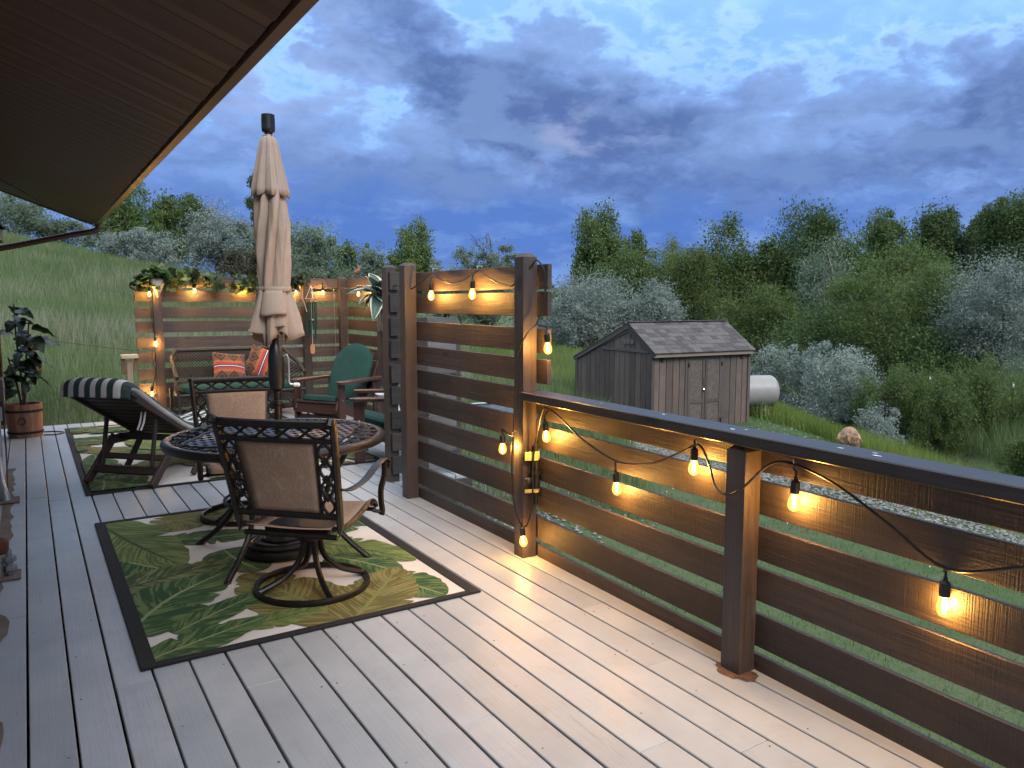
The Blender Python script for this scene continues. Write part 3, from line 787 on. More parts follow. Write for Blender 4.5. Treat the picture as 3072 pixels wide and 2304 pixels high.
# ------------------------------------------------------------------ cast round table
TX, TY = 1.225, 4.53
def make_table():
    o = empty('patio_table', (TX, TY, 0), R(12), 'round dark cast metal table with pierced woven top and umbrella hole', 'table')
    Rr = .630; top = .715
    MB().lathe([(Rr - .045, top - .004), (Rr - .045, top + .004), (Rr - .02, top + .008), (Rr, top), (Rr + .008, top - .014), (Rr + .002, top - .034), (Rr - .012, top - .042), (Rr - .035, top - .03), (Rr - .045, top - .004)], 72, cap=False).build('rim', MAT['metal'], o, True)
    # woven centre: a plate of small bars with staggered slots, inside a lobed outline
    def lob(a): return .478 + .055 * math.cos(4 * a) + .018 * math.cos(8 * a)
    cx, cy = .0245, .0255; V = {}; vs = []; F = []
    def vi(i, j):
        if (i, j) not in V: V[(i, j)] = len(vs); vs.append((i * cx, j * cy, top + .003))
        return V[(i, j)]
    for i in range(-24, 24):
        for j in range(-24, 24):
            x, y = (i + .5) * cx, (j + .5) * cy; r = math.hypot(x, y)
            if r > lob(math.atan2(y, x)) - .004 or r < .028: continue
            if (i + (j // 3) % 2) % 2 == 0 and j % 3 != 2 and r > .075: continue
            F.append((vi(i, j), vi(i + 1, j), vi(i + 1, j + 1), vi(i, j + 1)))
    m = MB(); m.v, m.f = vs, F
    pl = m.build('woven_centre', MAT['metal'], o, fix=False)
    md = pl.modifiers.new('thick', 'SOLIDIFY'); md.thickness = .006; md.offset = -1
    t = MB(); N = 120
    t.tube([(lob(2 * math.pi * i / N) * math.cos(2 * math.pi * i / N), lob(2 * math.pi * i / N) * math.sin(2 * math.pi * i / N), top + .003) for i in range(N)], .008, 6, closed=True)
    t.build('centre_outline', MAT['metal'], o, True)
    # scrolls between outline and rim
    for k in range(28):
        sc = MB()
        a0 = 2 * math.pi * k / 28; ri = lob(a0) + .004; ro = Rr - .04; w_ = (ro - ri)
        if w_ < .03: continue
        for s in (1, -1):
            pts = []
            for q in range(15):
                f = q / 14; th = f * 4.4; rad = w_ * .34 * (1 - .72 * f)
                cxr = ri + w_ * .52
                rr_ = cxr + rad * math.cos(th + 2.6 * (s > 0)); aa = a0 + s * .028 + s * rad * math.sin(th + 2.6 * (s > 0)) / cxr
                pts.append((rr_ * math.cos(aa), rr_ * math.sin(aa), top + .002))
            sc.tube(pts, .0065, 5)
        sc.tube([(ri * math.cos(a0 + .1), ri * math.sin(a0 + .1), top + .002), (ro * math.cos(a0 + .1), ro * math.sin(a0 + .1), top + .002)], .006, 5)
        sc.build('scroll', MAT['metal'], o, True)
    MB().tube([((Rr - .05) * math.cos(a * math.pi / 40), (Rr - .05) * math.sin(a * math.pi / 40), top - .03) for a in range(80)], .013, 6, closed=True).build('apron_ring', MAT['metal'], o, True)
    MB().lathe([(.03, top - .03), (.045, top - .02), (.045, top + .006), (.032, top + .01), (.026, top + .01), (.026, top - .03)], 24, cap=False).build('umbrella_collar', MAT['metal'], o, True)
    for k in range(4):
        a = R(45 - 12) + k * math.pi / 2; c, s = math.cos(a), math.sin(a)
        prof = [(.46, .69), (.42, .60), (.335, .46), (.30, .34), (.33, .22), (.44, .10), (.56, .012)]
        MB().tube(spline([(r * c, r * s, z) for r, z in prof], 5), .0165, 8).build('leg', MAT['metal'], o, True)
        MB().lathe([(.019, 0), (.021, .006), (.019, .014)], 10, (.56 * c, .56 * s, 0.006)).build('foot', MAT['rubber'], o)
    MB().tube([(.31 * math.cos(a * math.pi / 24), .31 * math.sin(a * math.pi / 24), .34) for a in range(48)], .010, 6, closed=True).build('brace_ring', MAT['metal'], o, True)
make_table()

# ------------------------------------------------------------------ folded umbrella
def make_umbrella():
    bx, by = TX + .005, TY
    o = empty('patio_umbrella', (bx, by, .012), R(-20), 'closed tan patio umbrella standing through the round table', 'umbrella')
    MB().lathe([(.225, 0), (.235, .01), (.232, .03), (.205, .05), (.19, .052), (.175, .066), (.13, .078), (.12, .075), (.10, .088), (.06, .1), (.035, .12), (.032, .30), (.026, .31)], 40).build('base', MAT['metal'], o, True)
    rb = MB()
    for r in (.20, .16, .115):
        rb.tube([(r * math.cos(a * math.pi / 24), r * math.sin(a * math.pi / 24), .058 + (.2 - r) * .3) for a in range(48)], .007, 6, closed=True)
    rb.build('base_ring', MAT['metal'], o, True)
    MB().tube([(0, 0, .05), (0, 0, 2.44)], .0195, 16).build('pole', MAT['metal'], o, True)
    MB().lathe([(.02, .965), (.040, .98), (.046, 1.03), (.046, 1.15), (.040, 1.20), (.03, 1.235), (.022, 1.25)], 20).build('crank_housing', MAT['black'], o, True)
    MB().lathe([(.022, .88), (.027, .885), (.027, .905), (.022, .91)], 16).build('collar', MAT['black'], o, True)
    ca = R(20 - 28); cdir = Vector((math.cos(ca), math.sin(ca), 0))
    MB().tube([cdir * .04 + Vector((0, 0, 1.17)), cdir * .065 + Vector((0, 0, 1.18)), cdir * .073 + Vector((0, 0, 1.15)), cdir * .072 + Vector((0, 0, 1.02)), cdir * .078 + Vector((0, 0, 1.005)), cdir * .12 + Vector((0, 0, 1.0))], .006, 8).build('crank_handle', plain('bright_steel', (.55, .53, .5), .3, .8), o, True)
    MB().lathe([(.006, 0), (.013, .006), (.013, .034), (.006, .04)], 12).build('crank_knob', MAT['white'], o, True, Matrix.Translation(cdir * .095 + Vector((0, 0, 1.0))) @ Matrix.Rotation(ca, 4, 'Z') @ Matrix.Rotation(R(90), 4, 'Y'))
    MB().lathe([(.024, 1.295), (.026, 1.30), (.026, 1.325), (.02, 1.33)], 14).build('brass_stop', plain('brass', (.55, .38, .10), .3, .8), o, True)
    MB().lathe([(.010, 2.42), (.034, 2.425), (.022, 2.435), (.022, 2.445), (.034, 2.452), (.037, 2.46), (.037, 2.47), (.0365, 2.538), (.037, 2.545), (.033, 2.548)], 24).build('finial', MAT['black'], o, True)
    kn = MB()
    for k in range(14):
        a = k * 2 * math.pi / 14; kn.box((.0355 * math.cos(a), .0355 * math.sin(a), 2.50), (.004, .006, .06), Matrix.Rotation(a, 3, 'Z'))
    kn.build('finial_rib', MAT['black'], o)
    # folded canvas: pleats that hang and twist
    rr = random.Random(8); NA = 220
    amp = [rr.uniform(.55, 1.35) for _ in range(9)]; ph = [rr.uniform(-.25, .25) for _ in range(9)]
    def pleat(a, tw):
        a = (a + tw) % (2 * math.pi); k = int(a / (2 * math.pi / 8)); f = a / (2 * math.pi / 8) - k
        return amp[k] * (1 - abs(2 * (f + .12 * ph[k]) - 1) ** (1.0 + .5 * abs(ph[k]) * 4))        # 0..1, sharp valleys
    def sheet(zs, Rf, pf, twist, hem=None):
        rows = []
        for z in zs:
            row = []
            for i in range(NA):
                a = 2 * math.pi * i / NA; p = pleat(a, twist(z)); r = Rf(z) * (1 - pf(z) + pf(z) * p)
                r *= 1 + .03 * math.sin(3 * a + 5 * z) + .022 * math.sin(5 * a - 9 * z) + .012 * math.sin(17 * a + 6 * z) + .010 * math.sin(29 * a - 4 * z + 2 * math.sin(3 * z))
                zz = z
                if hem and z == zs[-1]: zz += hem(a)
                row.append((r * math.cos(a), r * math.sin(a), zz))
            rows.append(row)
        return MB().grid(rows, True)
    Rl = lambda z: np.interp(z, [1.54, 1.575, 1.62, 1.75, 1.90, 2.05, 2.15], [.092, .088, .096, .112, .118, .106, .082])
    Pl = lambda z: np.interp(z, [1.55, 1.60, 1.8, 2.0, 2.15], [.22, .30, .46, .42, .30])
    low = sheet(list(np.linspace(2.15, 1.545, 26)), Rl, Pl, lambda z: (2.1 - z) * 1.5).build('canopy', MAT['canopy'], o, True, fix=False)
    low.modifiers.new('t', 'SOLIDIFY').thickness = .003
    Ru = lambda z: np.interp(z, [2.08, 2.15, 2.28, 2.40, 2.43], [.116, .106, .076, .050, .028])
    upp = sheet(list(np.linspace(2.43, 2.105, 16)), Ru, lambda z: np.interp(z, [2.1, 2.43], [.20, .14]), lambda z: .25, lambda a: -.022 * abs(math.sin(4 * (a + .25)))).build('upper_canopy', MAT['canopy'], o, True, fix=False)
    upp.modifiers.new('t', 'SOLIDIFY').thickness = .003
    Rs = lambda z: np.interp(z, [1.24, 1.30, 1.40, 1.50, 1.545, 1.56], [.150, .146, .130, .106, .094, .091])
    hemr = [rr.uniform(-.05, .035) for _ in range(8)]
    def hem(a):
        k = int(((a + .6) % 6.283) / .7854); return hemr[k % 8] - .05 * math.cos(4 * (a + .6)) * .6
    sk = sheet(list(np.linspace(1.555, 1.30, 16)), Rs, lambda z: np.interp(z, [1.30, 1.55], [.52, .18]), lambda z: .55 * (2.1 - 1.55) + .9 + (1.55 - z) * .5, hem).build('skirt', MAT['canopy'], o, True, fix=False)
    sk.modifiers.new('t', 'SOLIDIFY').thickness = .003
    MB().lathe([(.098, 1.548), (.101, 1.553), (.101, 1.570), (.098, 1.575)], 40, cap=False).build('tie_strap', MAT['canopy'], o, True)
    # loose strap end at the right, and the rolled flap in front
    ra = R(20 - 32.4 + 8); rd = Vector((math.cos(ra), math.sin(ra), 0)); pr = Vector((-rd.y, rd.x, 0))
    st = MB(); pts = [rd * .108 + Vector((0, 0, 1.562)), rd * .135 + Vector((0, 0, 1.55)), rd * .165 + Vector((0, 0, 1.50)), rd * .185 + Vector((0, 0, 1.43))]
    st.tube(spline(pts, 5), .011, 8, flat=.18, up=rd); st.build('strap_end', MAT['canopy'], o, True)
    # fold of canvas bunched in front below the strap: two nested, open-ended elliptical sleeves
    fa = R(20 - 108); fd = Vector((math.cos(fa), math.sin(fa), 0)); fp = Vector((-fd.y, fd.x, 0))
    for nm, z0, z1, w0, w1, d0, d1, o0, o1, sh_ in (('rolled_flap', 1.552, 1.425, .050, .073, .022, .042, .078, .098, 0.0), ('inner_fold', 1.44, 1.355, .050, .046, .030, .030, .075, .080, .022), ('inner_fold', 1.38, 1.315, .030, .040, .026, .024, .060, .062, -.012)):
        rows = []
        for i in range(9):
            f = i / 8; row = []
            for j in range(36):
                a = 2 * math.pi * j / 36; ww = w0 + (w1 - w0) * f; dd = d0 + (d1 - d0) * f
                row.append(fd * (o0 + (o1 - o0) * f + dd * math.cos(a)) + fp * (sh_ + ww * math.sin(a)) + Vector((0, 0, z0 + (z1 - z0) * f - .018 * f * math.cos(a) + .010 * f * math.sin(2 * a + 1))))
            rows.append(row)
        fl = MB().grid(rows, True).build(nm, MAT['canopy'], o, True, fix=False); fl.modifiers.new('t', 'SOLIDIFY').thickness = .003
make_umbrella()

# ------------------------------------------------------------------ swivel chairs (local: forward = +Y)
def make_chair(x, y, rz, label, tilt=0.0):
    o = empty('swivel_chair', (x, y, .008), rz, label, 'chair', 'cast metal swivel chairs at the round table')
    m = MAT['metal']
    rg = MB(); rg.tube([(.285 * math.cos(a * math.pi / 32), .285 * math.sin(a * math.pi / 32), .018) for a in range(64)], .013, 8, closed=True, flat=1.35, up=(0, 0, 1)); rg.build('base_ring', m, o, True)
    for k in range(4):
        a = math.pi / 4 + k * math.pi / 2; c, s = math.cos(a), math.sin(a)
        MB().tube(spline([(r * c, r * s, z) for r, z in ((.045, .285), (.048, .22), (.075, .145), (.15, .075), (.25, .034), (.282, .026))], 5), .0145, 8, flat=1.1).build('base_leg', m, o, True)
    MB().lathe([(.05, .26), (.075, .265), (.075, .285), (.045, .29), (.045, .33), (.06, .335)], 20).build('swivel_hub', m, o, True)
    MB().box((0, -.01, .348), (.36, .30, .04), ch=.01).build('seat_plate', m, o)
    # sling seat
    yz = [(-.235, .395), (-.16, .375), (-.06, .370), (.06, .385), (.16, .408), (.22, .415), (.26, .405), (.285, .375)]
    yz = [(p.x, p.y) for p in spline([(a, b, 0) for a, b in yz], 5)]
    rows = [[(xx, a, b - .010 * (1 - (xx / .235) ** 2)) for xx in np.linspace(-.235, .235, 9)] for a, b in yz]
    st = MB().grid(rows).build('sling_seat', MAT['sling'], o, True, fix=False); st.modifiers.new('t', 'SOLIDIFY').thickness = .004
    for s in (-1, 1): MB().tube([(s * .243, a, b) for a, b in yz], .014, 8).build('seat_rail', m, o, True)
    MB().tube([(-.25, .255, .362), (.25, .255, .362)], .012, 8).build('front_bar', m, o, True)
    MB().tube([(-.25, -.215, .345), (.25, -.215, .345)], .014, 8).build('rear_bar', m, o, True)
    # back: everything leans along a curve given by by(z)
    def by(z): return -.215 - .135 * ((z - .34) / .6) ** 1.15
    def hw(z): return .268 + .038 * ((z - .34) / .6)
    def bow(xx, z): return -.028 * (1 - (xx / hw(z)) ** 2) * max(0, (z - .45) / .5)        # the back bows rearwards
    def P(xx, z): return Vector((xx, by(z) + bow(xx, z), z))
    for s in (-1, 1):
        zs = np.linspace(.30, .935, 12)
        MB().tube([P(s * hw(max(z, .34)), max(z, .30)) for z in zs] + [P(s * hw(.94), .94) + Vector((0, -.022, .004)), P(s * hw(.94), .935) + Vector((0, -.034, -.012))], .0175, 8, flat=1.3, up=(0, 1, .25)).build('back_post', m, o, True)
        MB().lathe([(.012, -.022), (.019, -.016), (.019, .016), (.012, .022)], 12).build('finial', m, o, True, Matrix.Translation(P(s * hw(.94), .938) + Vector((0, -.02, 0))) @ Matrix.Rotation(R(90), 4, 'Y'))
    for nm, z, r_ in (('top_rail', .925, .017), ('cross_rail', .845, .012), ('lower_rail', .455, .015)):
        hwz = hw(z) if nm != 'cross_rail' else hw(z)
        MB().tube([P(q * hwz, z) for q in np.linspace(-1, 1, 15)], r_, 8, flat=1.2, up=(0, 0, 1)).build(nm, m, o, True)
    # pierced chain of ovals along the top and both sides
    lat = MB(); n = 5; xs = np.linspace(-hw(.885) + .02, hw(.885) - .02, n * 10 + 1)
    for sg in (1, -1):
        lat.tube([P(xx, .885 + sg * .027 * math.sin(i * math.pi / 10)) for i, xx in enumerate(xs)], .0085, 6, flat=.9)
    lat.tube([P(xx, .885) + Vector((0, .003, 0)) for xx in (xs[0], xs[0] + .02)], .006, 6)
    lat.build('top_fretwork', m, o, True)
    for s in (-1, 1):
        lt = MB(); n2 = 4; zs = np.linspace(.465, .835, n2 * 10 + 1)
        for sg in (1, -1):
            lt.tube([P(s * (hw(z) - .052 + sg * .030 * math.sin(i * math.pi / 10)), z) for i, z in enumerate(zs)], .0082, 6)
        for q in range(1, n2):
            z = zs[q * 10]; c = P(s * (hw(z) - .052), z); lt.box(c, (.034, .012, .034), Matrix.Rotation(R(45), 3, 'Y'))
        lt.build('side_fretwork', m, o, True)
        MB().tube([P(s * (hw(z) - .092), z) for z in np.linspace(.46, .845, 8)], .009, 6).build('inner_stile', m, o, True)
    rows = [[P(q * (hw(z) - .092), z) for q in np.linspace(-1, 1, 9)] for z in np.linspace(.462, .842, 12)]
    bk = MB().grid(rows).build('sling_back', MAT['sling'], o, True, fix=False); bk.modifiers.new('t', 'SOLIDIFY').thickness = .004
    # arms: a broad twisted strap with scroll end, and a curved front stay
    for s in (-1, 1):
        pts = spline([P(s * (hw(.60) + .004), .60), Vector((s * .300, -.16, .578)), Vector((s * .315, -.03, .592)), Vector((s * .325, .10, .640)), Vector((s * .325, .20, .655)), Vector((s * .322, .262, .640)), Vector((s * .320, .275, .612)), Vector((s * .318, .255, .602))], 6)
        MB().tube(pts, .023, 8, flat=.30, up=(0, 0, 1)).build('arm', m, o, True)
        MB().tube(spline([(s * .322, .225, .640), (s * .318, .228, .56), (s * .300, .225, .49), (s * .290, .245, .42), (s * .292, .255, .36), (s * .288, .250, .335)], 5), .0145, 8, flat=1.2).build('arm_stay', m, o, True)
        MB().tube([(s * .290, .250, .352), (s * .243, .235, .362)], .011, 8).build('stay_bracket', m, o, True)
    return o
make_chair(1.20, 3.85, R(-45), 'dark cast metal swivel chair nearest the camera, its tan back turned to us')
make_chair(1.23, 5.44, R(180 - 8), 'dark cast metal swivel chair beyond the table, facing the camera')
# ------------------------------------------------------------------ chaise lounge (local: s runs +Y towards the feet)
def stripes():
    m, n = new_mat('striped_cushion'); uvn = n.node('ShaderNodeUVMap').outputs[0]; x, y, _ = n.xyz(uvn)
    f = n.m('GREATER_THAN', n.m('FRACT', n.m('MULTIPLY', x, 6.0)), .5)
    t = n.node('ShaderNodeTexCoord').outputs['Object']; nz = n.noise(t, 9, 4, .6)
    c = n.mix(f, (.60, .58, .57), (.006, .028, .020))
    finish(n, n.mix(n.m('MULTIPLY', nz, .18), c, (.2, .2, .2)), .85, 0, nz, .3, .01)
    return m
MAT['stripe'] = stripes()
def make_chaise():
    o = empty('chaise_lounge', (.55, 6.84, .018), R(-45.5), 'dark wooden chaise lounge with green and white striped cushion, back raised', 'chaise lounge')
    m = MAT['chaise']; hw = .31
    top, piv, foot = Vector((0, -.12, .76)), Vector((0, .62, .33)), Vector((0, 1.86, .33))
    for s in (-1, 1):
        board('side_rail', o, (s * hw, .30, .31), (s * hw, 1.90, .31), .075, .028, m, up=(1, 0, 0))
        board('back_stile', o, (s * (hw - .035), piv.y, piv.z), (s * (hw - .035), top.y, top.z), .062, .03, m, up=(1, 0, 0))
        board('rear_leg', o, (s * hw, .02, .002), (s * (hw - .0), .36, .34), .07, .03, m, up=(1, 0, 0))
        board('front_leg', o, (s * (hw + .03), .78, .34), (s * (hw + .03), .50, .002), .055, .026, m, up=(1, 0, 0))
        board('foot_leg', o, (s * hw, 1.68, .31), (s * hw, 1.80, .002), .06, .03, m, up=(1, 0, 0))
        board('support_strut', o, (s * (hw - .075), .20, .53), (s * (hw - .075), .12, .115), .035, .022, m, up=(1, 0, 0))
    for z, y in ((.10, .10), (.20, .20)): board('rear_stretcher', o, (-hw, y, z), (hw, y, z), .05, .024, m, up=(0, -.7, .7))
    board('strut_bar', o, (-hw, .12, .125), (hw, .12, .125), .03, .03, m)
    board('cross_rail', o, (-hw, .42, .33), (hw, .42, .33), .055, .026, m, up=(0, 1, 0))
    board('cross_rail', o, (-hw, 1.86, .30), (hw, 1.86, .30), .06, .026, m, up=(0, 1, 0))
    board('stretcher', o, (-hw, 1.73, .14), (hw, 1.73, .14), .04, .022, m)
    n = (top - piv); L = n.length; up_b = Vector((0, n.z, -n.y)).normalized()
    if up_b.z < 0: up_b = -up_b
    for i in range(11):
        c = piv + n * ((i + .4) / 11)
        board('back_slat', o, c + Vector((-(hw - .05), 0, 0)), c + Vector((hw - .05, 0, 0)), .062, .014, m, up=up_b)
    board('head_rail', o, top + Vector((-hw - .01, 0, 0)), top + Vector((hw + .01, 0, 0)), .07, .03, m, up=up_b)
    for i in range(15):
        y = .68 + i * .082; board('seat_slat', o, (-hw + .03, y, .34), (hw - .03, y, .34), .06, .016, m)
    # cushion: follows back and seat, buttoned sections, stripes along the length
    path = [top + Vector((0, -.10, -.03)) + up_b * .02, top + Vector((0, -.075, .045)) + up_b * .05, top + n * -.05 + up_b * .085, top + n * -.28 + up_b * .07, top + n * -.55 + up_b * .06, top + n * -.82 + up_b * .06, piv + Vector((0, .06, .07)), piv + Vector((0, .25, .055)), piv + Vector((0, .65, .055)), foot + Vector((0, -.15, .06)), foot + Vector((0, .02, .05)), foot + Vector((0, .05, .0))]
    path = spline(path, 6); rows, uvs, d = [], [], 0.0
    for i, p in enumerate(path):
        if i: d += (p - path[i - 1]).length
        t = (path[min(i + 1, len(path) - 1)] - path[max(i - 1, 0)]).normalized(); nn = Vector((0, -t.z, t.y))
        if nn.z < 0 and nn.y > -.2: nn = -nn
        puff = .016 * abs(math.sin(d * math.pi / .31))
        row = []
        for j in range(25):
            q = j / 24 * 2 - 1
            prof = (1 - abs(q) ** 6)
            stripe = 1 + .22 * abs(math.sin(6 * math.pi * (q + 1) / 2))
            row.append(p + Vector((q * .30, 0, 0)) + nn * (puff * prof * stripe - .045 * (1 - prof)))
            uvs.append(((q + 1) / 2, d))
        rows.append(row)
    g = MB().grid(rows); c = g.build('cushion', MAT['stripe'], o, True, uv=uvs, fix=False)
    sd = c.modifiers.new('t', 'SOLIDIFY'); sd.thickness = .05; sd.offset = 1 if False else 0
    tt = MB()
    for k, x in enumerate((.20, .235)):
        tt.tube(spline([(x, .08, .60), (x + .005, .05, .52), (x + .012 * (k - .5), .03 - .02 * k, .46)], 4), .009, 6, flat=.25, up=(0, 1, 0))
    tt.build('cushion_tie', MAT['white_fabric'], o, True)
make_chaise()

# ------------------------------------------------------------------ adirondack-style chairs (local: forward = +Y)
def make_adirondack(x, y, rz, label):
    o = empty('adirondack_chair', (x, y, .001), rz, label, 'chair', 'wooden lounge chairs with green cushions')
    m = MAT['teak']; ah = .60
    for s in (-1, 1):
        board('front_leg', o, (s * .315, .30, 0), (s * .315, .30, ah - .012), .10, .028, m, up=(1, 0, 0), ch=.004)
        board('rear_leg', o, (s * .285, .36, .345), (s * .285, -.52, .03), .11, .026, m, up=(1, 0, 0), ch=.004)
        board('arm_support', o, (s * .315, -.34, .12), (s * .315, -.30, ah - .012), .07, .026, m, up=(1, 0, 0), ch=.004)
        a = MB(); out = [(s * .26, -.42), (s * .36, -.42), (s * .41, -.1), (s * .425, .22), (s * .415, .34), (s * .385, .385), (s * .30, .385), (s * .27, .34), (s * .265, .1)]
        a.prism(out, ah - .012, ah + .014, 'xy'); a.build('arm', m, o)
    board('apron', o, (-.30, .345, .30), (.30, .345, .30), .11, .022, m, up=(0, 1, 0), ch=.004)
    board('front_stretcher', o, (-.30, .30, .17), (.30, .30, .17), .10, .022, m, up=(0, 1, 0), ch=.004)
    for i in range(6):
        t = i / 5; board('seat_slat', o, (-.28, .33 - .52 * t, .365 - .19 * t), (.28, .33 - .52 * t, .365 - .19 * t), .09, .02, m, up=(0, -.3, 1), ch=.003)
    bx = [-.235, -.14, -.047, .047, .14, .235]
    for xx in bx:
        hgt = .93 - .75 * xx * xx * 3.4
        board('back_slat', o, (xx * .80, -.195, .17), (xx * .95, -.195 - .365 * (hgt - .17) / .8, hgt), .086, .018, m, up=(0, 1, 0), ch=.003)
    board('back_rail', o, (-.34, -.37, ah - .04), (.34, -.37, ah - .04), .08, .024, m, ch=.003)
    # cushions: boxed pads with rounded edges
    def pad(outline, thick, M, nm):
        n = len(outline); mb = MB(); cx_ = sum(p[0] for p in outline) / n; cy_ = sum(p[1] for p in outline) / n
        rows = []
        for sc, z in ((.0, -thick * .56), (.55, -thick * .55), (.90, -thick * .5), (.985, -thick * .34), (1.0, 0), (.985, thick * .34), (.90, thick * .5), (.55, thick * .60), (0.0, thick * .62)):
            rows.append([(cx_ + (p[0] - cx_) * sc, cy_ + (p[1] - cy_) * sc, z) for p in outline])
        mb.grid(rows, True); mb.build(nm, MAT['green_cushion'], o, True, M)
    seat = [(.255 * math.copysign(abs(math.cos(a)) ** .35, math.cos(a)), .265 * math.copysign(abs(math.sin(a)) ** .35, math.sin(a))) for a in [i * 2 * math.pi / 40 for i in range(40)]]
    pad(seat, .075, Matrix.Translation((0, .10, .345)) @ Matrix.Rotation(R(17), 4, 'X'), 'seat_cushion')
    back = [(-.235, 0), (-.255, .06), (-.275, .30)] + [(-.275 * math.cos(a), .44 + .275 * math.sin(a)) for a in np.linspace(0.05, math.pi - .05, 17)] + [(.275, .30), (.255, .06), (.235, 0)]
    pad(back, .07, Matrix.Translation((0, -.135, .345)) @ Matrix.Rotation(R(90 + 25), 4, 'X'), 'back_cushion')
    for k, (s, z) in enumerate(((-1, .40), (1, .40))): MB().lathe([(.008, 0), (.009, .004), (.005, .006)], 10).build('bolt', MAT['galv'], o, True, Matrix.Translation((s * .330, .30, z)) @ Matrix.Rotation(s * R(90), 4, 'Y'))
make_adirondack(3.02, 8.60, R(122), 'dark wooden chair with tall green cushion by the side fence')
make_adirondack(2.97, 6.86, R(66), 'dark wooden green cushioned chair half hidden behind the privacy panel')

# ------------------------------------------------------------------ wicker settee
def make_bench():
    W, D = 1.56, .62
    o = empty('wicker_settee', (2.30, 10.24, .001), math.pi, 'dark wicker settee with open lattice back against the far fence', 'settee')
    # local: forward = +Y (faces the camera after turning), x in [-W/2, W/2]
    m = plain('brown_wicker', (.020, .014, .012), .6, 0, .4, 60, .6, .006)
    def backpt(t, z):                       # t in [-1, 1] round the wrap-around back
        x = W / 2 * math.copysign(min(1, abs(t) / .82), t) if abs(t) < .82 else math.copysign(W / 2, t)
        yb = -D / 2 + (abs(t) - .82) / .18 * D * .92 if abs(t) > .82 else -D / 2
        c = max(0, 1 - abs(abs(t) - .82) / .12); x *= 1 - .05 * c; yb += .05 * c
        lean = (z - .36) * .22
        return Vector((x * (1 + lean * .12), yb - lean * (1 if abs(t) < .82 else max(0, 1 - (abs(t) - .82) / .09)), z))
    def topz(t): return .87 - (.0 if abs(t) < .70 else .30 * ((abs(t) - .70) / .30) ** 1.4)
    TS = np.linspace(-1, 1, 61)
    MB().tube([backpt(t, topz(t)) for t in TS], .024, 8).build('top_roll', m, o, True)
    MB().tube([backpt(t, .36) for t in TS], .016, 8).build('back_rail', m, o, True)
    lat = MB(); K = 46
    for k in range(-14, K + 14):
        for sg in (1, -1):
            pts = []
            for q in range(13):
                f = q / 12; t = -1 + 2 * (k + sg * f * 12) / K
                if -1 <= t <= 1:
                    z = .36 + f * .51
                    if z <= topz(t): pts.append(backpt(t, z) + Vector((0, .004 * sg, 0)))
            if len(pts) > 1: lat.tube(pts, .0055, 4)
    lat.build('back_lattice', m, o)
    MB().tube([(-W / 2, D / 2, .36), (W / 2, D / 2, .36)], .022, 8).build('front_rail', m, o, True)
    ap = MB()
    for k in range(40):
        x = -W / 2 + W * k / 39
        for sg in (1, -1):
            x2 = x + sg * .10
            if abs(x2) <= W / 2: ap.tube([(x, D / 2, .345), (x2, D / 2, .255)], .005, 4)
    ap.build('apron_lattice', m, o)
    MB().tube([(-W / 2, D / 2, .25), (W / 2, D / 2, .25)], .012, 6).build('apron_rail', m, o, True)
    MB().box((0, 0, .345), (W - .06, D - .06, .03), ch=.01).build('seat_deck', m, o)
    for sx in (-1, 1):
        for sy in (-1, 1):
            MB().tube([(sx * W / 2, sy * D / 2, .40), (sx * (W / 2 + .0), sy * (D / 2), .2), (sx * (W / 2 + .02), sy * (D / 2 + .01), 0)], [.022, .02, .016], 8).build('leg', m, o, True)
            MB().tube([(sx * W / 2, sy * D / 2, .10), (sx * W * .38, sy * D / 2, .25)], .009, 6).build('brace', m, o, True)
    pts = [(.5 * (W - .12) * math.copysign(abs(math.cos(a)) ** .25, math.cos(a)), .5 * (D - .08) * math.copysign(abs(math.sin(a)) ** .25, math.sin(a))) for a in [i * 2 * math.pi / 48 for i in range(48)]]
    rows = [[(p[0] * sc, p[1] * sc, z) for p in pts] for sc, z in ((0, .365), (.9, .367), (.99, .385), (1, .415), (.985, .445), (.92, .462), (.5, .472), (0, .475))]
    MB().grid(rows, True).build('seat_cushion', MAT['green_cushion'], o, True)
make_bench()
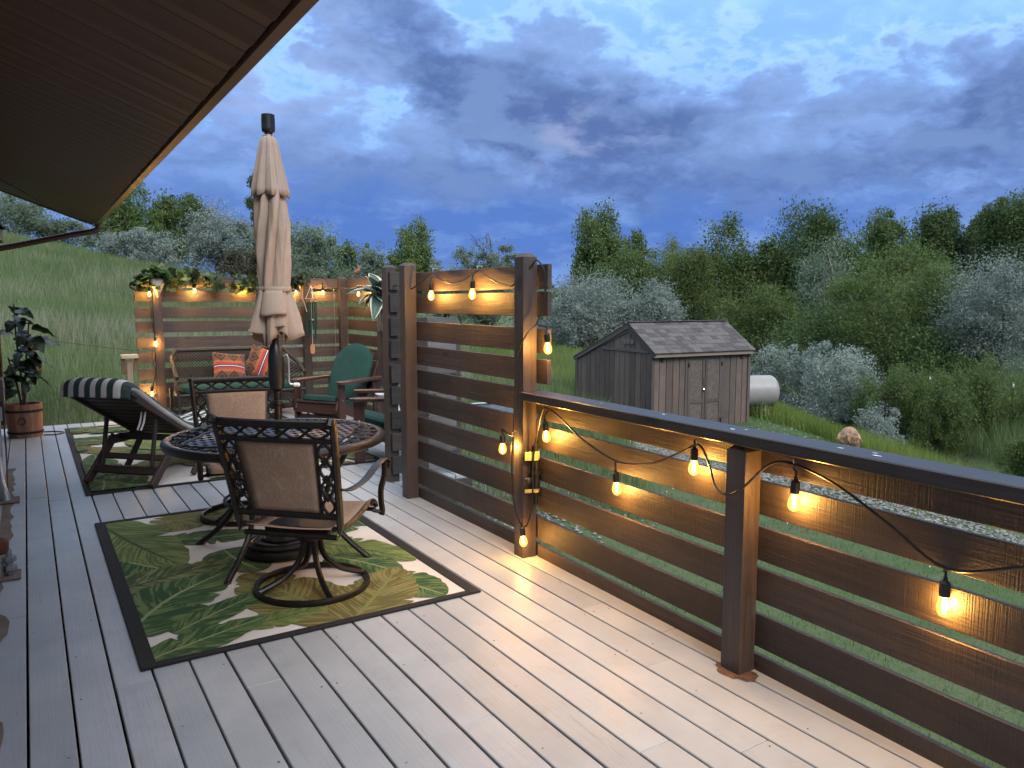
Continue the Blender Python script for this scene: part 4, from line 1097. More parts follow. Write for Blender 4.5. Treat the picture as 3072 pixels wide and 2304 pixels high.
def kilim(seed):
    m, n = new_mat('kilim_%d' % seed); uvn = n.node('ShaderNodeUVMap').outputs[0]; x, y, _ = n.xyz(uvn)
    ay = n.m('ABSOLUTE', n.m('SUBTRACT', y, .5))
    t = n.node('ShaderNodeTexCoord').outputs['Object']; nz = n.noise(t, 14, 4, .6); streak = n.noise(n.vec(n.m('MULTIPLY', x, 26), n.m('MULTIPLY', y, 2.2), seed), 1.0, 3, .6)
    jag = n.m('ADD', ay, n.m('MULTIPLY', n.m('SUBTRACT', streak, .5), .16))
    c = n.ramp(n.m('MULTIPLY', jag, 2.0), [(0.0, (.42, .035, .035)), (.22, (.42, .045, .04)), (.32, (.42, .14, .04)), (.42, (.17, .065, .024)), (.80, (.15, .058, .024)), (1.0, (.24, .08, .028))])
    # stepped diamonds down the brown bands
    dx_ = n.m('ABSOLUTE', n.m('SUBTRACT', n.m('FRACT', n.m('MULTIPLY', x, 2.6)), .5)); dy_ = n.m('ABSOLUTE', n.m('SUBTRACT', ay, .36))
    dd = n.m('ADD', n.m('MULTIPLY', n.m('FLOOR', n.m('MULTIPLY', dx_, 12)), .085), n.m('MULTIPLY', n.m('FLOOR', n.m('MULTIPLY', dy_, 26)), .085))
    ring = n.m('MULTIPLY', n.m('GREATER_THAN', dd, .22), n.m('LESS_THAN', dd, .36))
    core = n.m('LESS_THAN', dd, .09)
    c = n.mix(n.m('MULTIPLY', n.m('MAXIMUM', ring, core), .9), c, (.018, .010, .010))
    c = n.mix(n.m('LESS_THAN', ay, .042), c, (.015, .010, .012))
    c = n.mix(n.m('LESS_THAN', ay, .014), c, (.62, .60, .58))
    finish(n, n.mix(n.m('MULTIPLY', nz, .3), c, (.08, .03, .02)), .9, 0, nz, .4, .01, sheen=.2)
    return m
def pillow(x, y, z, rz, lean, roll, label, seed):
    N = 16; V, F, UV = [], [], []
    rr = random.Random(seed)
    for side in (1, -1):
        b = len(V)
        for i in range(N + 1):
            for j in range(N + 1):
                p, q = i / N * 2 - 1, j / N * 2 - 1
                sx = .215 * p * (1 - .07 * (1 - q * q)) ; sy = .215 * q * (1 - .07 * (1 - p * p))
                th = .085 * ((1 - abs(p) ** 2.4) * (1 - abs(q) ** 2.4)) ** .55 * (1 + .06 * math.sin(5 * p + seed) * math.cos(4 * q))
                V.append((sx, sy, side * th)); UV.append(((p + 1) / 2, (q + 1) / 2))
        for i in range(N):
            for j in range(N):
                a = b + i * (N + 1) + j
                F.append((a, a + N + 1, a + N + 2, a + 1) if side > 0 else (a, a + 1, a + N + 2, a + N + 1))
    M = Matrix.Translation((x, y, z)) @ Matrix.Rotation(rz, 4, 'Z') @ Matrix.Rotation(lean, 4, 'X') @ Matrix.Rotation(roll, 4, 'Z')
    o = link('throw_pillow', np_mesh('throw_pillow', V, F, UV, True), kilim(seed), None, M)
    tag(o, label, 'pillow', 'patterned pillows on the wicker settee')
pillow(2.20, 10.31, .645, R(10), R(64), R(-8), 'red and brown patterned pillow, the left one, its white band level', 1)
pillow(2.64, 10.36, .680, R(-12), R(72), R(68), 'red and brown patterned pillow, the right one, its white band upright', 2)

# ------------------------------------------------------------------ tub planter and fig
tb = Vector((-.07, 10.08, .001)); TB = empty('tub_planter', tb, 0, 'round cedar stave tub with dark iron hoops at the deck corner', 'planter')
NS = 24
for k in range(NS):
    a = 2 * math.pi * (k + .5) / NS; m = MB(); r0, r1, t = .165, .180, .018; da = math.pi / NS * .96; rows = []
    for z, r in ((0, r0), (.37, r1)):
        rows.append([(r * math.cos(a - da), r * math.sin(a - da), z), (r * math.cos(a) * 1.004, r * math.sin(a) * 1.004, z), (r * math.cos(a + da), r * math.sin(a + da), z), ((r - t) * math.cos(a + da), (r - t) * math.sin(a + da), z), ((r - t) * math.cos(a - da), (r - t) * math.sin(a - da), z)])
    m.grid(rows, True); m.f += [(4, 3, 2, 1, 0), (5, 6, 7, 8, 9)]
    # stave grain runs up: give the mesh its own upright Y
    m.v = [(p[0], p[2], -p[1]) for p in m.v]
    m.build('stave', MAT['tub'], TB, False, Matrix.Rotation(R(90), 4, 'X'))
for z in (.055, .295):
    r = .166 + .015 * z / .37; MB().lathe([(r, z - .013), (r + .006, z - .013), (r + .007, z + .013), (r + .001, z + .013)], 48, cap=False).build('hoop', MAT['iron'], TB, True)
MB().lathe([(.155, .33), (.08, .34), (.0, .345)], 24).build('soil', plain('soil', (.03, .02, .014), .95, 0, .4, 40, .8), TB)
rg = Vector((-.03, -.178, .22)); MB().tube([(rg.x + .035 * math.cos(a * math.pi / 12), rg.y - .006, rg.z - .03 + .035 * math.sin(a * math.pi / 12)) for a in range(24)], .005, 6, closed=True).build('ring_handle', MAT['iron'], TB, True)
def leaf_mesh(name, L, W, curl=.3, fold=.25, n=10, c=4, wav=.0, tip=.6, seed=0):
    """a single leaf: rib along +Y, drooping towards the tip; UV x along, y across"""
    rr = random.Random(seed); V, F, UV = [], [], []; ph = rr.uniform(0, 6)
    for i in range(n + 1):
        s = i / n; hw_ = W / 2 * (math.sin(math.pi * min(1, s * .97 + .015) ** tip) ** .75 if 0 < i < n else .04)
        y = L * math.sin(min(1.5, s * (1 + curl * .2)) ) / math.sin(1.0) * .9 if False else L * s * (1 - .12 * curl * s)
        z = -curl * L * s * s * .5
        for j in range(-c, c + 1):
            q = j / c; V.append((hw_ * q, y, z + abs(q) * hw_ * fold + wav * W * math.sin(s * 17 + ph + q * 2) * abs(q))); UV.append((s, q))
    w_ = 2 * c + 1
    for i in range(n):
        for j in range(2 * c):
            a = i * w_ + j; F.append((a, a + 1, a + w_ + 1, a + w_))
    return np_mesh(name, V, F, UV, True)
def leaf_mat(name, c1, c2, rib=None, edge=None, rough=.45, transl=.2):
    m, n = new_mat(name); uvn = n.node('ShaderNodeUVMap').outputs[0]; x, y, _ = n.xyz(uvn); ay = n.m('ABSOLUTE', y)
    t = n.node('ShaderNodeTexCoord').outputs['Object']; oi = n.node('ShaderNodeObjectInfo').outputs['Random']
    nz = n.noise(t, 12, 4, .6)
    c = n.mix(n.maprange(n.m('ADD', nz, n.m('MULTIPLY', oi, .4)), .4, 1.0), c1, c2)
    vein = n.m('ABSOLUTE', n.m('SINE', n.m('MULTIPLY', n.m('SUBTRACT', n.m('MULTIPLY', x, 8), n.m('MULTIPLY', ay, 2.2)), 3.14159)))
    c = n.mix(n.m('MULTIPLY', n.m('LESS_THAN', vein, .12), .3), c, tuple(q * 1.8 for q in c2))
    if rib: c = n.mix(n.m('LESS_THAN', ay, .06), c, rib)
    if edge: c = n.mix(n.m('GREATER_THAN', n.m('ADD', ay, n.m('MULTIPLY', n.m('SUBTRACT', nz, .5), .3)), .72), c, edge)
    finish(n, c, rough, 0, vein, .25, .004, transl=transl)
    return m
MAT['fig_leaf'] = leaf_mat('fig_leaf', (.008, .022, .008), (.022, .048, .016), (.07, .10, .035), None, .35, .12)
MAT['bark'] = plain('brown_bark', (.085, .062, .045), .9, 0, .3, 30, .6, .01)
def make_fig():
    o = empty('fig_plant', tb + Vector((0, 0, .335)), 0, 'tall dark green fiddle leaf fig growing in the wooden tub', 'potted plant')
    rr = random.Random(14); me = [leaf_mesh('leaf', .26, .17, .9, .12, 9, 4, .05, .62, s) for s in range(3)]
    for q in me: q.materials.append(MAT['fig_leaf'])
    stems = [[(0, 0, 0), (-.01, 0, .35), (-.03, .02, .75), (-.03, .02, 1.14)], [(.01, 0, 0), (.03, .0, .30), (.06, .01, .62), (.10, .01, .95)], [(-.02, .02, 0), (-.06, .03, .28), (-.12, .05, .55)]]
    for st in stems: MB().tube(spline(st, 5), [.013 - .006 * i / (5 * (len(st) - 1)) for i in range(5 * (len(st) - 1) + 1)], 7).build('stem', MAT['bark'], o, True)
    for si, st in enumerate(stems):
        sp = spline(st, 12); cnt = (20, 15, 8)[si]
        for k in range(cnt):
            f = .30 + .70 * (k + .5) / cnt; p = sp[min(len(sp) - 1, int(f * (len(sp) - 1)))]
            a = k * 2.4 + si + rr.uniform(-.4, .4); sc = rr.uniform(.7, 1.15) * (.75 if f > .93 else 1)
            if rr.random() < .35: a = rr.uniform(-.6, .7) - R(32)
            M = Matrix.Translation(p) @ Matrix.Rotation(a - math.pi / 2, 4, 'Z') @ Matrix.Translation((0, .03, 0)) @ Matrix.Rotation(R(rr.uniform(-38, 22)) , 4, 'X') @ Matrix.Rotation(R(rr.uniform(-30, 30)), 4, 'Y') @ Matrix.Scale(sc, 4)
            link('leaf', me[k % 3], None, o, M)
    MB().box((.055, -.06, .66), (.03, .003, .07), Matrix.Rotation(R(-12), 3, 'Y')).build('plant_tag', MAT['white'], o)
make_fig()
tag(cable('extension_cable', [(.10, 10.02, .008), (.22, 9.98, .008), (.30, 10.10, .008), (.22, 10.22, .008), (.10, 10.25, .008)], .007, MAT['rubber']), 'black cord looped on the boards beside the wooden tub', 'cord')

# ------------------------------------------------------------------ pale post with tilted box top beyond the chaise
so = Vector((1.03, 10.25, .001)); SP = empty('wooden_stand', so, 0, 'pale wooden post with a tilted tray top beside the far fence', 'post')
board('upright', SP, (0, 0, 0), (0, 0, .80), .062, .062, MAT['pale_wood'], up=(0, 1, 0))
for k, (dx1, z1) in enumerate(((-.075, .83), (.075, .84))):
    board('tray_side', SP, (dx1 * .75, -.05, .63 + .06 * k), (dx1, -.05, .82), .05, .012, plain('tray_brown_%d' % k, (.17, .085, .045), .6), up=(0, 1, 0))
MB().box((0, -.03, .845), (.19, .12, .05), ch=.008).build('tray', MAT['pale_wood'], SP)
# ------------------------------------------------------------------ potted plant behind the second chair
po = Vector((3.45, 7.95, .001)); PP = empty('side_plant', po, 0, 'small leafy plant in a pale bowl between the two wooden chairs', 'potted plant')
MB().lathe([(.10, 0), (.12, .02), (.10, .20), (.07, .34), (.10, .40), (.19, .46), (.195, .475), (.175, .47), (.05, .45)], 24).build('stand_bowl', MAT['white'], PP, True)
MAT['small_leaf'] = leaf_mat('small_leaf', (.045, .07, .02), (.10, .13, .045), None, None, .5, .25)
sl = leaf_mesh('leaf', .085, .03, .7, .2, 5, 2); sl.materials.append(MAT['small_leaf']); rr_ = random.Random(3)
for k in range(60):
    a = rr_.uniform(0, 6.28); r = rr_.uniform(0, .13)
    link('leaf', sl, None, PP, Matrix.Translation((r * math.cos(a), r * math.sin(a), .47 + rr_.uniform(0, .08))) @ Matrix.Rotation(a, 4, 'Z') @ Matrix.Rotation(R(rr_.uniform(10, 75)), 4, 'X'))
# ------------------------------------------------------------------ string lights
def glass_bulb():
    m, n = new_mat('amber_bulb_glass')
    tr = n.node('ShaderNodeBsdfTransparent'); tr.inputs[0].default_value = (1, .90, .62, 1)
    em = n.node('ShaderNodeEmission'); em.inputs[0].default_value = (1, .48, .075, 1); em.inputs[1].default_value = 3.4
    gl = n.node('ShaderNodeBsdfGlossy'); gl.inputs['Roughness'].default_value = .05
    m1 = n.node('ShaderNodeMixShader'); m1.inputs[0].default_value = .30; n.l.new(tr.outputs[0], m1.inputs[1]); n.l.new(em.outputs[0], m1.inputs[2])
    m2 = n.node('ShaderNodeMixShader'); m2.inputs[0].default_value = .04; n.l.new(m1.outputs[0], m2.inputs[1]); n.l.new(gl.outputs[0], m2.inputs[2])
    out = n.node('ShaderNodeOutputMaterial'); n.l.new(m2.outputs[0], out.inputs[0]); return m
def filament():
    m, n = new_mat('glowing_filament'); em = n.node('ShaderNodeEmission'); em.inputs[0].default_value = (1, .62, .20, 1); em.inputs[1].default_value = 40
    out = n.node('ShaderNodeOutputMaterial'); n.l.new(em.outputs[0], out.inputs[0]); return m
MAT['bulb'] = glass_bulb(); MAT['filament'] = filament()
BULB_W = 8.0
_b = MB().lathe([(.0125, 0), (.013, -.008), (.020, -.026), (.0235, -.042), (.0225, -.055), (.016, -.067), (.006, -.073), (.0, -.0735)], 16, cap=False).build('bulb', MAT['bulb'], None, True); bulb_me = _b.data; bpy.data.objects.remove(_b)
_s = MB().lathe([(.004, .062), (.007, .058), (.0075, .048), (.0165, .040), (.0175, .012), (.0165, 0), (.0165, -.004), (.0, -.004)], 14, cap=False).build('socket', MAT['rubber'], None, True); sock_me = _s.data; bpy.data.objects.remove(_s)
_f = MB()
for k in range(4):
    a = k * math.pi / 2; _f.tube([(.004 * math.cos(a), .004 * math.sin(a), -.012), (.008 * math.cos(a), .008 * math.sin(a), -.045)], .0016, 5)
_f = _f.build('filament', MAT['filament'], None); fil_me = _f.data; bpy.data.objects.remove(_f)
def lamp(parent, off, p, top, tilt=0.0, power=1.0):
    """p: centre of the glass; top: where its lead leaves the cable"""
    p = Vector(p) - off; sp = p + Vector((0, 0, .038)); top = Vector(top) - off
    M = Matrix.Translation(sp) @ Matrix.Rotation(tilt, 4, 'Y')
    s = link('lamp_holder', sock_me, None, parent, M)
    link('bulb', bulb_me, None, s); link('filament', fil_me, None, s)
    a = M @ Vector((0, 0, .060))
    MB().tube(spline([a, a + Vector((0, 0, .02)), (a + top) / 2 + Vector((-.004, .003, .005)), top], 4), .0045, 6).build('lead', MAT['rubber'], parent, True)
    ld = bpy.data.lights.new('bulb_glow', 'POINT'); ld.energy = BULB_W * power; ld.color = (1.0, .53, .155); ld.shadow_soft_size = .014
    lo_ = bpy.data.objects.new('bulb_glow', ld); COL.objects.link(lo_); lo_.parent = s; lo_.location = (0, 0, -.036)
def clip(parent, off, p):
    p = Vector(p) - off
    MB().tube([p + Vector((.03, 0, .02)), p + Vector((.004, 0, .026)), p + Vector((-.010, 0, .012)), p + Vector((-.006, 0, -.004)), p + Vector((.004, 0, -.002))], .0022, 6).build('hook', plain('hook_steel', (.6, .6, .6), .3, .9) if 'hk' not in MAT else MAT['hk'], parent, True)
MAT['hk'] = plain('hook_steel', (.6, .6, .6), .3, .9)
s0 = Vector((2.40, 3.6, .5))
SL1 = empty('string_lights', s0, 0, 'black string of glowing amber bulbs looping along the railing and privacy panel', 'string lights')
rail_pts = [(2.395, .55, .80), (2.385, .85, .79), (2.382, 1.0, .745), (2.383, 1.22, .672), (2.386, 1.42, .765), (2.390, 1.62, .855), (2.388, 1.80, .898), (2.375, 1.90, .880), (2.330, 1.99, .775), (2.325, 2.06, .735), (2.345, 2.14, .745), (2.385, 2.22, .83), (2.395, 2.29, .893), (2.397, 2.40, .84), (2.398, 2.60, .755), (2.40, 2.83, .725), (2.402, 3.10, .79), (2.408, 3.30, .875), (2.412, 3.42, .908), (2.42, 3.50, .88), (2.42, 3.585, .60), (2.42, 3.59, .38), (2.405, 3.60, .25), (2.375, 3.61, .20), (2.365, 3.66, .24), (2.362, 3.71, .36), (2.362, 3.725, .60), (2.365, 3.715, .72), (2.362, 3.695, .90), (2.362, 3.68, 1.10), (2.362, 3.655, 1.22), (2.385, 3.60, 1.32), (2.44, 3.585, 1.38), (2.475, 3.56, 1.50), (2.478, 3.56, 1.66), (2.45, 3.60, 1.735), (2.43, 3.625, 1.70), (2.40, 3.76, 1.60), (2.43, 3.88, 1.60), (2.455, 4.02, 1.615), (2.460, 4.17, 1.66), (2.455, 4.27, 1.70), (2.455, 4.42, 1.655), (2.458, 4.62, 1.625), (2.460, 4.80, 1.655), (2.455, 4.90, 1.705), (2.44, 5.02, 1.66), (2.43, 5.2, 1.60), (2.47, 5.4, 1.61), (2.53, 5.75, 1.63), (2.56, 5.79, 1.64)]
MB().tube([Vector(p) - s0 for p in spline(rail_pts, 6)], .0052, 7).build('cable', MAT['rubber'], SL1, True)
for p, t in (((2.405, 1.235, .541), (2.383, 1.225, .672)), ((2.405, 1.805, .750), (2.388, 1.80, .898)), ((2.405, 2.321, .788), (2.395, 2.30, .893)), ((2.405, 2.834, .588), (2.40, 2.83, .725)),
             ((2.415, 3.455, .753), (2.412, 3.42, .908)), ((2.355, 3.595, .125), (2.375, 3.61, .20)), ((2.345, 3.80, .636), (2.365, 3.715, .72)), ((2.455, 3.50, 1.243), (2.44, 3.585, 1.38)),
             ((2.415, 4.276, 1.55), (2.455, 4.27, 1.70)), ((2.42, 4.873, 1.545), (2.455, 4.90, 1.705))):
    lamp(SL1, s0, p, t, R(rnd.uniform(-7, 7)), rnd.uniform(.85, 1.2) * (.5 if p[2] < .3 else 1))
for p in ((2.392, 1.80, .905), (2.398, 2.295, .90), (2.455, 4.27, 1.705), (2.455, 4.90, 1.71), (2.365, 3.71, .725)): clip(SL1, s0, p)
s1 = Vector((2.5, 10.75, 1.0))
SL2 = empty('string_lights', s1, 0, 'black string of glowing amber bulbs across the far fence and down its left post', 'string lights')
bk_pts = [(1.36, 10.735, .10), (1.34, 10.73, .40), (1.375, 10.735, .60), (1.345, 10.735, .80), (1.385, 10.735, 1.06), (1.36, 10.735, 1.3), (1.375, 10.735, 1.70), (1.50, 10.735, 1.80), (1.7, 10.78, 1.74), (1.897, 10.81, 1.735), (2.2, 10.82, 1.70), (2.521, 10.81, 1.735), (2.9, 10.82, 1.71), (3.233, 10.80, 1.735), (3.38, 10.74, 1.72), (3.50, 10.80, 1.71), (3.62, 10.80, 1.77), (3.72, 10.82, 1.69), (3.86, 10.74, 1.70), (3.90, 10.5, 1.69), (3.93, 10.3, 1.70), (3.93, 10.02, 1.73), (3.93, 9.7, 1.68), (3.90, 9.42, 1.71), (3.87, 9.1, 1.68)]
MB().tube([Vector(p) - s1 for p in spline(bk_pts, 6)], .0055, 7).build('cable', MAT['rubber'], SL2, True)
for p, t in (((3.87, 10.019, 1.607), (3.93, 10.02, 1.73)), ((3.83, 9.41, 1.585), (3.90, 9.42, 1.71)), ((3.62, 10.76, 1.632), (3.62, 10.80, 1.77)), ((3.233, 10.76, 1.629), (3.233, 10.80, 1.735)), ((2.521, 10.76, 1.645), (2.521, 10.81, 1.735)),
             ((1.897, 10.76, 1.645), (1.897, 10.81, 1.735)), ((1.345, 10.70, 1.600), (1.375, 10.735, 1.70)), ((1.385, 10.70, .967), (1.385, 10.735, 1.06)), ((1.315, 10.70, .325), (1.34, 10.73, .40))):
    lamp(SL2, s1, p, t, R(rnd.uniform(-4, 4)), rnd.uniform(1.2, 1.6))

# ------------------------------------------------------------------ torch holder clamped to the post between railing and panel
th = Vector((2.415, 3.60, .30)); TH = empty('torch_holder', th, 0, 'black pipe holder strapped to the tall post beside the railing', 'pipe holder')
MB().lathe([(.014, .03), (.014, .12), (.022, .125), (.022, .20), (.03, .205), (.03, .222), (.016, .228), (.016, .30), (.012, .31), (.012, .38)], 14, (.035, 0, 0)).build('pipe', MAT['black'], TH, True)
MB().lathe([(.010, 0), (.019, .004), (.019, .026), (.012, .03)], 14).build('knob', MAT['black'], TH, True, Matrix.Translation((-.025, 0, .175)) @ Matrix.Rotation(R(-70), 4, 'Y') @ Matrix.Rotation(R(70), 4, 'X'))
MB().tube([(-.02, 0, .18), (.03, 0, .19)], .008, 8).build('knob_arm', MAT['black'], TH, True)
yl = plain('yellow_strap', (.60, .44, .12), .5, 0, .1, 30)
for z, h in ((.29, .052), (.10, .022)):
    MB().tube([(-.035, .012, z + h / 2), (.01, -.006, z + h / 2), (.035, -.018, z + h / 2), (.058, 0, z + h / 2)], h / 2, 8, flat=.09, up=(0, 1, 0)).build('strap', yl, TH, True)

# ------------------------------------------------------------------ wind chime
wc = Vector((3.365, 10.50, .80)); WC = empty('wind_chime', wc, 0, 'wind chime with dark green tubes and wooden paddle by the far fence', 'wind chime')
lw = plain('chime_wood', (.42, .20, .09), .5, 0, .15, 20)
MB().lathe([(.02, .735), (.085, .735), (.088, .742), (.085, .75), (.02, .75)], 24).build('top_disc', lw, WC, True)
MB().tube([(.014 * math.cos(a * math.pi / 8), 0, .935 + .014 * math.sin(a * math.pi / 8)) for a in range(16)], .004, 6, closed=True).build('ring', lw, WC, True)
for k in range(3):
    a = k * 2 * math.pi / 3 + .5; MB().tube([(.075 * math.cos(a), .075 * math.sin(a), .75), (0, 0, .925)], .0025, 5).build('cord', MAT['white'], WC)
tube_m = plain('green_tube', (.012, .05, .042), .35, .3, .1, 20)
for k in range(6):
    a = k * math.pi / 3; l = .34 + .035 * k; c = (.062 * math.cos(a), .062 * math.sin(a))
    MB().tube([(c[0], c[1], .70), (c[0], c[1], .70 - l)], .013, 10).build('chime_tube', tube_m, WC, True)
    MB().tube([(c[0], c[1], .735), (c[0], c[1], .70)], .0016, 4).build('tube_cord', MAT['white'], WC)
MB().tube([(0, 0, .735), (0, 0, .05)], .002, 5).build('clapper_cord', MAT['white'], WC)
MB().lathe([(.012, .44), (.034, .445), (.034, .46), (.012, .465)], 16).build('clapper', MAT['pale_wood'], WC, True)
MB().prism([(-.018, -.02), (.018, -.02), (.030, .0), (.032, .07), (.02, .11), (0, .118), (-.02, .11), (-.032, .07), (-.030, 0)], -.005, .005).build('paddle', lw, WC)
tag(cable('chime_hook', [(3.385, 10.76, 1.72), (3.38, 10.66, 1.80), (3.37, 10.56, 1.80), (3.365, 10.50, 1.752)], .006, MAT['black']), 'curved black hook holding the wind chime on the fence post', 'hook')
tag(cable('rain_chain', [(3.76, 10.70, 1.68), (3.765, 10.70, 1.2), (3.77, 10.70, .60)], .0022, MAT['galv'], seg=6), 'thin pale hanging line beside the far corner post', 'line')

# ------------------------------------------------------------------ cone planter, ivy garland, hosta, bird
cn = Vector((1.447, 10.69, 1.55)); CN = empty('cone_planter', cn, 0, 'pale cone shaped wall planter hung on the far fence post', 'planter')
m = MB(); N = 24
rows = [[(r * math.cos(math.pi + math.pi * i / N), r * .75 * math.sin(math.pi + math.pi * i / N) + .03, z) for i in range(N + 1)] for r, z in ((.004, 0), (.05, .11), (.105, .235), (.108, .24), (.095, .236))]
q = m.grid(rows).build('cone', plain('pale_stone', (.52, .46, .36), .8, 0, .1, 30, .3), CN, True); q.modifiers.new('t', 'SOLIDIFY').thickness = .006
MB().box((0, .033, .14), (.11, .006, .18), ch=.002).build('back_plate', MAT['stain_post'], CN)
MAT['ivy'] = leaf_mat('ivy_leaf', (.022, .040, .016), (.055, .085, .030), (.10, .13, .05), None, .5, .25)
MAT['ivy_pale'] = leaf_mat('pale_ivy_leaf', (.10, .125, .03), (.22, .23, .06), (.25, .25, .1), None, .5, .3)
MAT['bright_leaf'] = leaf_mat('bright_leaf', (.03, .11, .02), (.08, .20, .04), None, None, .5, .3)
def scatter(name, parent, me_list, spots):
    for i, M in enumerate(spots): link(name, me_list[i % len(me_list)], None, parent, M)
def lob_leaf(name, s, mat):
    V = [(0, 0, 0)]; UV = [(0, 0)]; n = 14
    for i in range(n):
        a = -math.pi * .5 + math.pi * 2 * i / n; r = s * (.62 + .38 * abs(math.cos(2.5 * (a - math.pi / 2)))) ; V.append((r * math.cos(a), s * .5 + r * math.sin(a), -.25 * r * abs(math.cos(a)))); UV.append((.5 + .5 * math.sin(a), math.cos(a)))
    V[0] = (0, s * .5, .02 * s); UV[0] = (.5, 0)
    F = [(0, 1 + i, 1 + (i + 1) % n) for i in range(n)]
    me = np_mesh(name, V, F, UV, True); me.materials.append(mat); return me
ivm = [lob_leaf('leaf', .050, MAT['ivy']), lob_leaf('leaf', .044, MAT['ivy']), lob_leaf('leaf', .042, MAT['ivy_pale']), lob_leaf('leaf', .052, MAT['ivy'])]
ga = Vector((2.3, 10.80, 1.80)); GA = empty('ivy_garland', ga, 0, 'ivy garland of small leaves draped along the far fence top', 'garland')
gr = random.Random(31)
def gar(x): return 1.79 + .035 * math.sin(x * 4.3) + .02 * math.sin(x * 11)
gp = [Vector((x, 10.80 + .015 * math.sin(x * 17), gar(x))) - ga for x in np.linspace(1.20, 3.35, 60)]
MB().tube(gp, .006, 5).build('vine', MAT['bark'], GA, True)
sp = []
for i in range(290):
    x = gr.uniform(1.20, 3.36); z = gar(x) + gr.gauss(.0, .055); y = 10.775 + gr.gauss(0, .035)
    if 2.2 < x < 2.35 and gr.random() < .5: continue
    M = Matrix.Translation(Vector((x, y - .03, z)) - ga) @ Matrix.Rotation(gr.uniform(0, 6.28), 4, 'Z') @ Matrix.Rotation(R(gr.uniform(-120, 60)), 4, 'X') @ Matrix.Rotation(R(gr.uniform(-50, 50)), 4, 'Y') @ Matrix.Scale(gr.uniform(.8, 1.5), 4)
    sp.append(M)
scatter('leaf', GA, ivm, sp)
BL = empty('trailing_plant', cn + Vector((0, 0, .235)), 0, 'bright green plant spilling out of the pale cone planter', 'plant')
blm = [lob_leaf('leaf', .046, MAT['bright_leaf']), lob_leaf('leaf', .040, MAT['ivy_pale']), lob_leaf('leaf', .046, MAT['ivy'])]
sp = []
for i in range(90):
    a = gr.uniform(0, 6.28); r = abs(gr.gauss(0, .11)); x = r * math.cos(a) * 1.25; y = -abs(r * math.sin(a)) * .5; z = .09 - 3.2 * r * r + gr.uniform(-.05, .07)
    z = max(z, .0)
    if i > 62: x = -.20 + gr.gauss(0, .045); z = gr.uniform(-.14, .03)
    sp.append(Matrix.Translation((x, y, z)) @ Matrix.Rotation(a, 4, 'Z') @ Matrix.Rotation(R(gr.uniform(-70, 60)), 4, 'X') @ Matrix.Scale(gr.uniform(.8, 1.5), 4))
scatter('leaf', BL, blm, sp)
wp = Vector((3.82, 9.16, 1.13)); WP = empty('wall_planter', wp, 0, 'narrow tall metal wall planter with rusty edge on the side fence', 'planter')
rows = [[(-.045 * (1 - .25 * f) - .0, -.035, z), (-.045 * (1 - .25 * f), .05 - .03 * f, z), (.0, .06 - .03 * f, z), (.03, .05 - .02 * f, z), (.03, -.035, z)] for f, z in ((1, 0), (.5, .22), (0, .46))]
g = MB().grid(rows).build('sheath', plain('dull_tin', (.50, .48, .45), .4, .7, .2, 12, .2), WP, True); g.modifiers.new('t', 'SOLIDIFY').thickness = .004
MB().tube([(-.045, -.036, .46), (-.040, -.037, .25), (-.035, -.036, .01), (.03, -.036, 0)], .006, 6).build('rusty_edge', MAT['copper'], WP, True)
MAT['hosta'] = leaf_mat('hosta_leaf', (.020, .060, .042), (.055, .105, .075), None, (.62, .64, .58), .45, .2)
HO = empty('hosta_plant', wp + Vector((-.02, 0, .45)), 0, 'white edged hosta plant growing out of the metal wall planter', 'plant')
hm = [leaf_mesh('leaf', .27, .135, .9, .25, 10, 4, .03, .6, s) for s in range(3)]
for q in hm: q.materials.append(MAT['hosta'])
hr = random.Random(6); sp = []
for i in range(19):
    a = i * 2.4 + hr.uniform(-.3, .3); el_ = R(hr.uniform(5, 75)) if i % 3 else R(hr.uniform(-35, 5))
    sp.append(Matrix.Translation((hr.uniform(-.02, .02), 0, hr.uniform(-.02, .06))) @ Matrix.Rotation(a, 4, 'Z') @ Matrix.Rotation(el_, 4, 'X') @ Matrix.Rotation(R(hr.uniform(-25, 25)), 4, 'Y') @ Matrix.Scale(hr.uniform(1.0, 1.45), 4))
scatter('leaf', HO, hm, sp)
bd = Vector((3.965, 10.3, 1.835)); BD = empty('bird_ornament', bd, R(-50), 'small rust coloured bird ornament perched on the side fence', 'bird ornament')
rows = []
for y, z, r in ((-.09, .075, .006), (-.075, .08, .012), (-.04, .085, .026), (0, .09, .034), (.035, .11, .030), (.055, .135, .022), (.07, .155, .021), (.085, .165, .014), (.095, .168, .005)):
    rows.append([(r * math.cos(a), y + .3 * r * math.sin(a), z + r * math.sin(a)) for a in [i * 2 * math.pi / 12 for i in range(12)]])
MB().grid(rows, True).build('body', MAT['copper'], BD, True)
MB().tube([(0, .092, .168), (0, .118, .163)], [.005, .001], 6).build('beak', MAT['black'], BD, True)
MB().box((0, -.115, .066), (.028, .08, .006), Matrix.Rotation(R(14), 3, 'X')).build('tail', MAT['black'], BD)
for s in (-1, 1): MB().tube([(s * .012, .0, .065), (s * .014, .005, .0)], .0028, 5).build('leg', MAT['black'], BD)

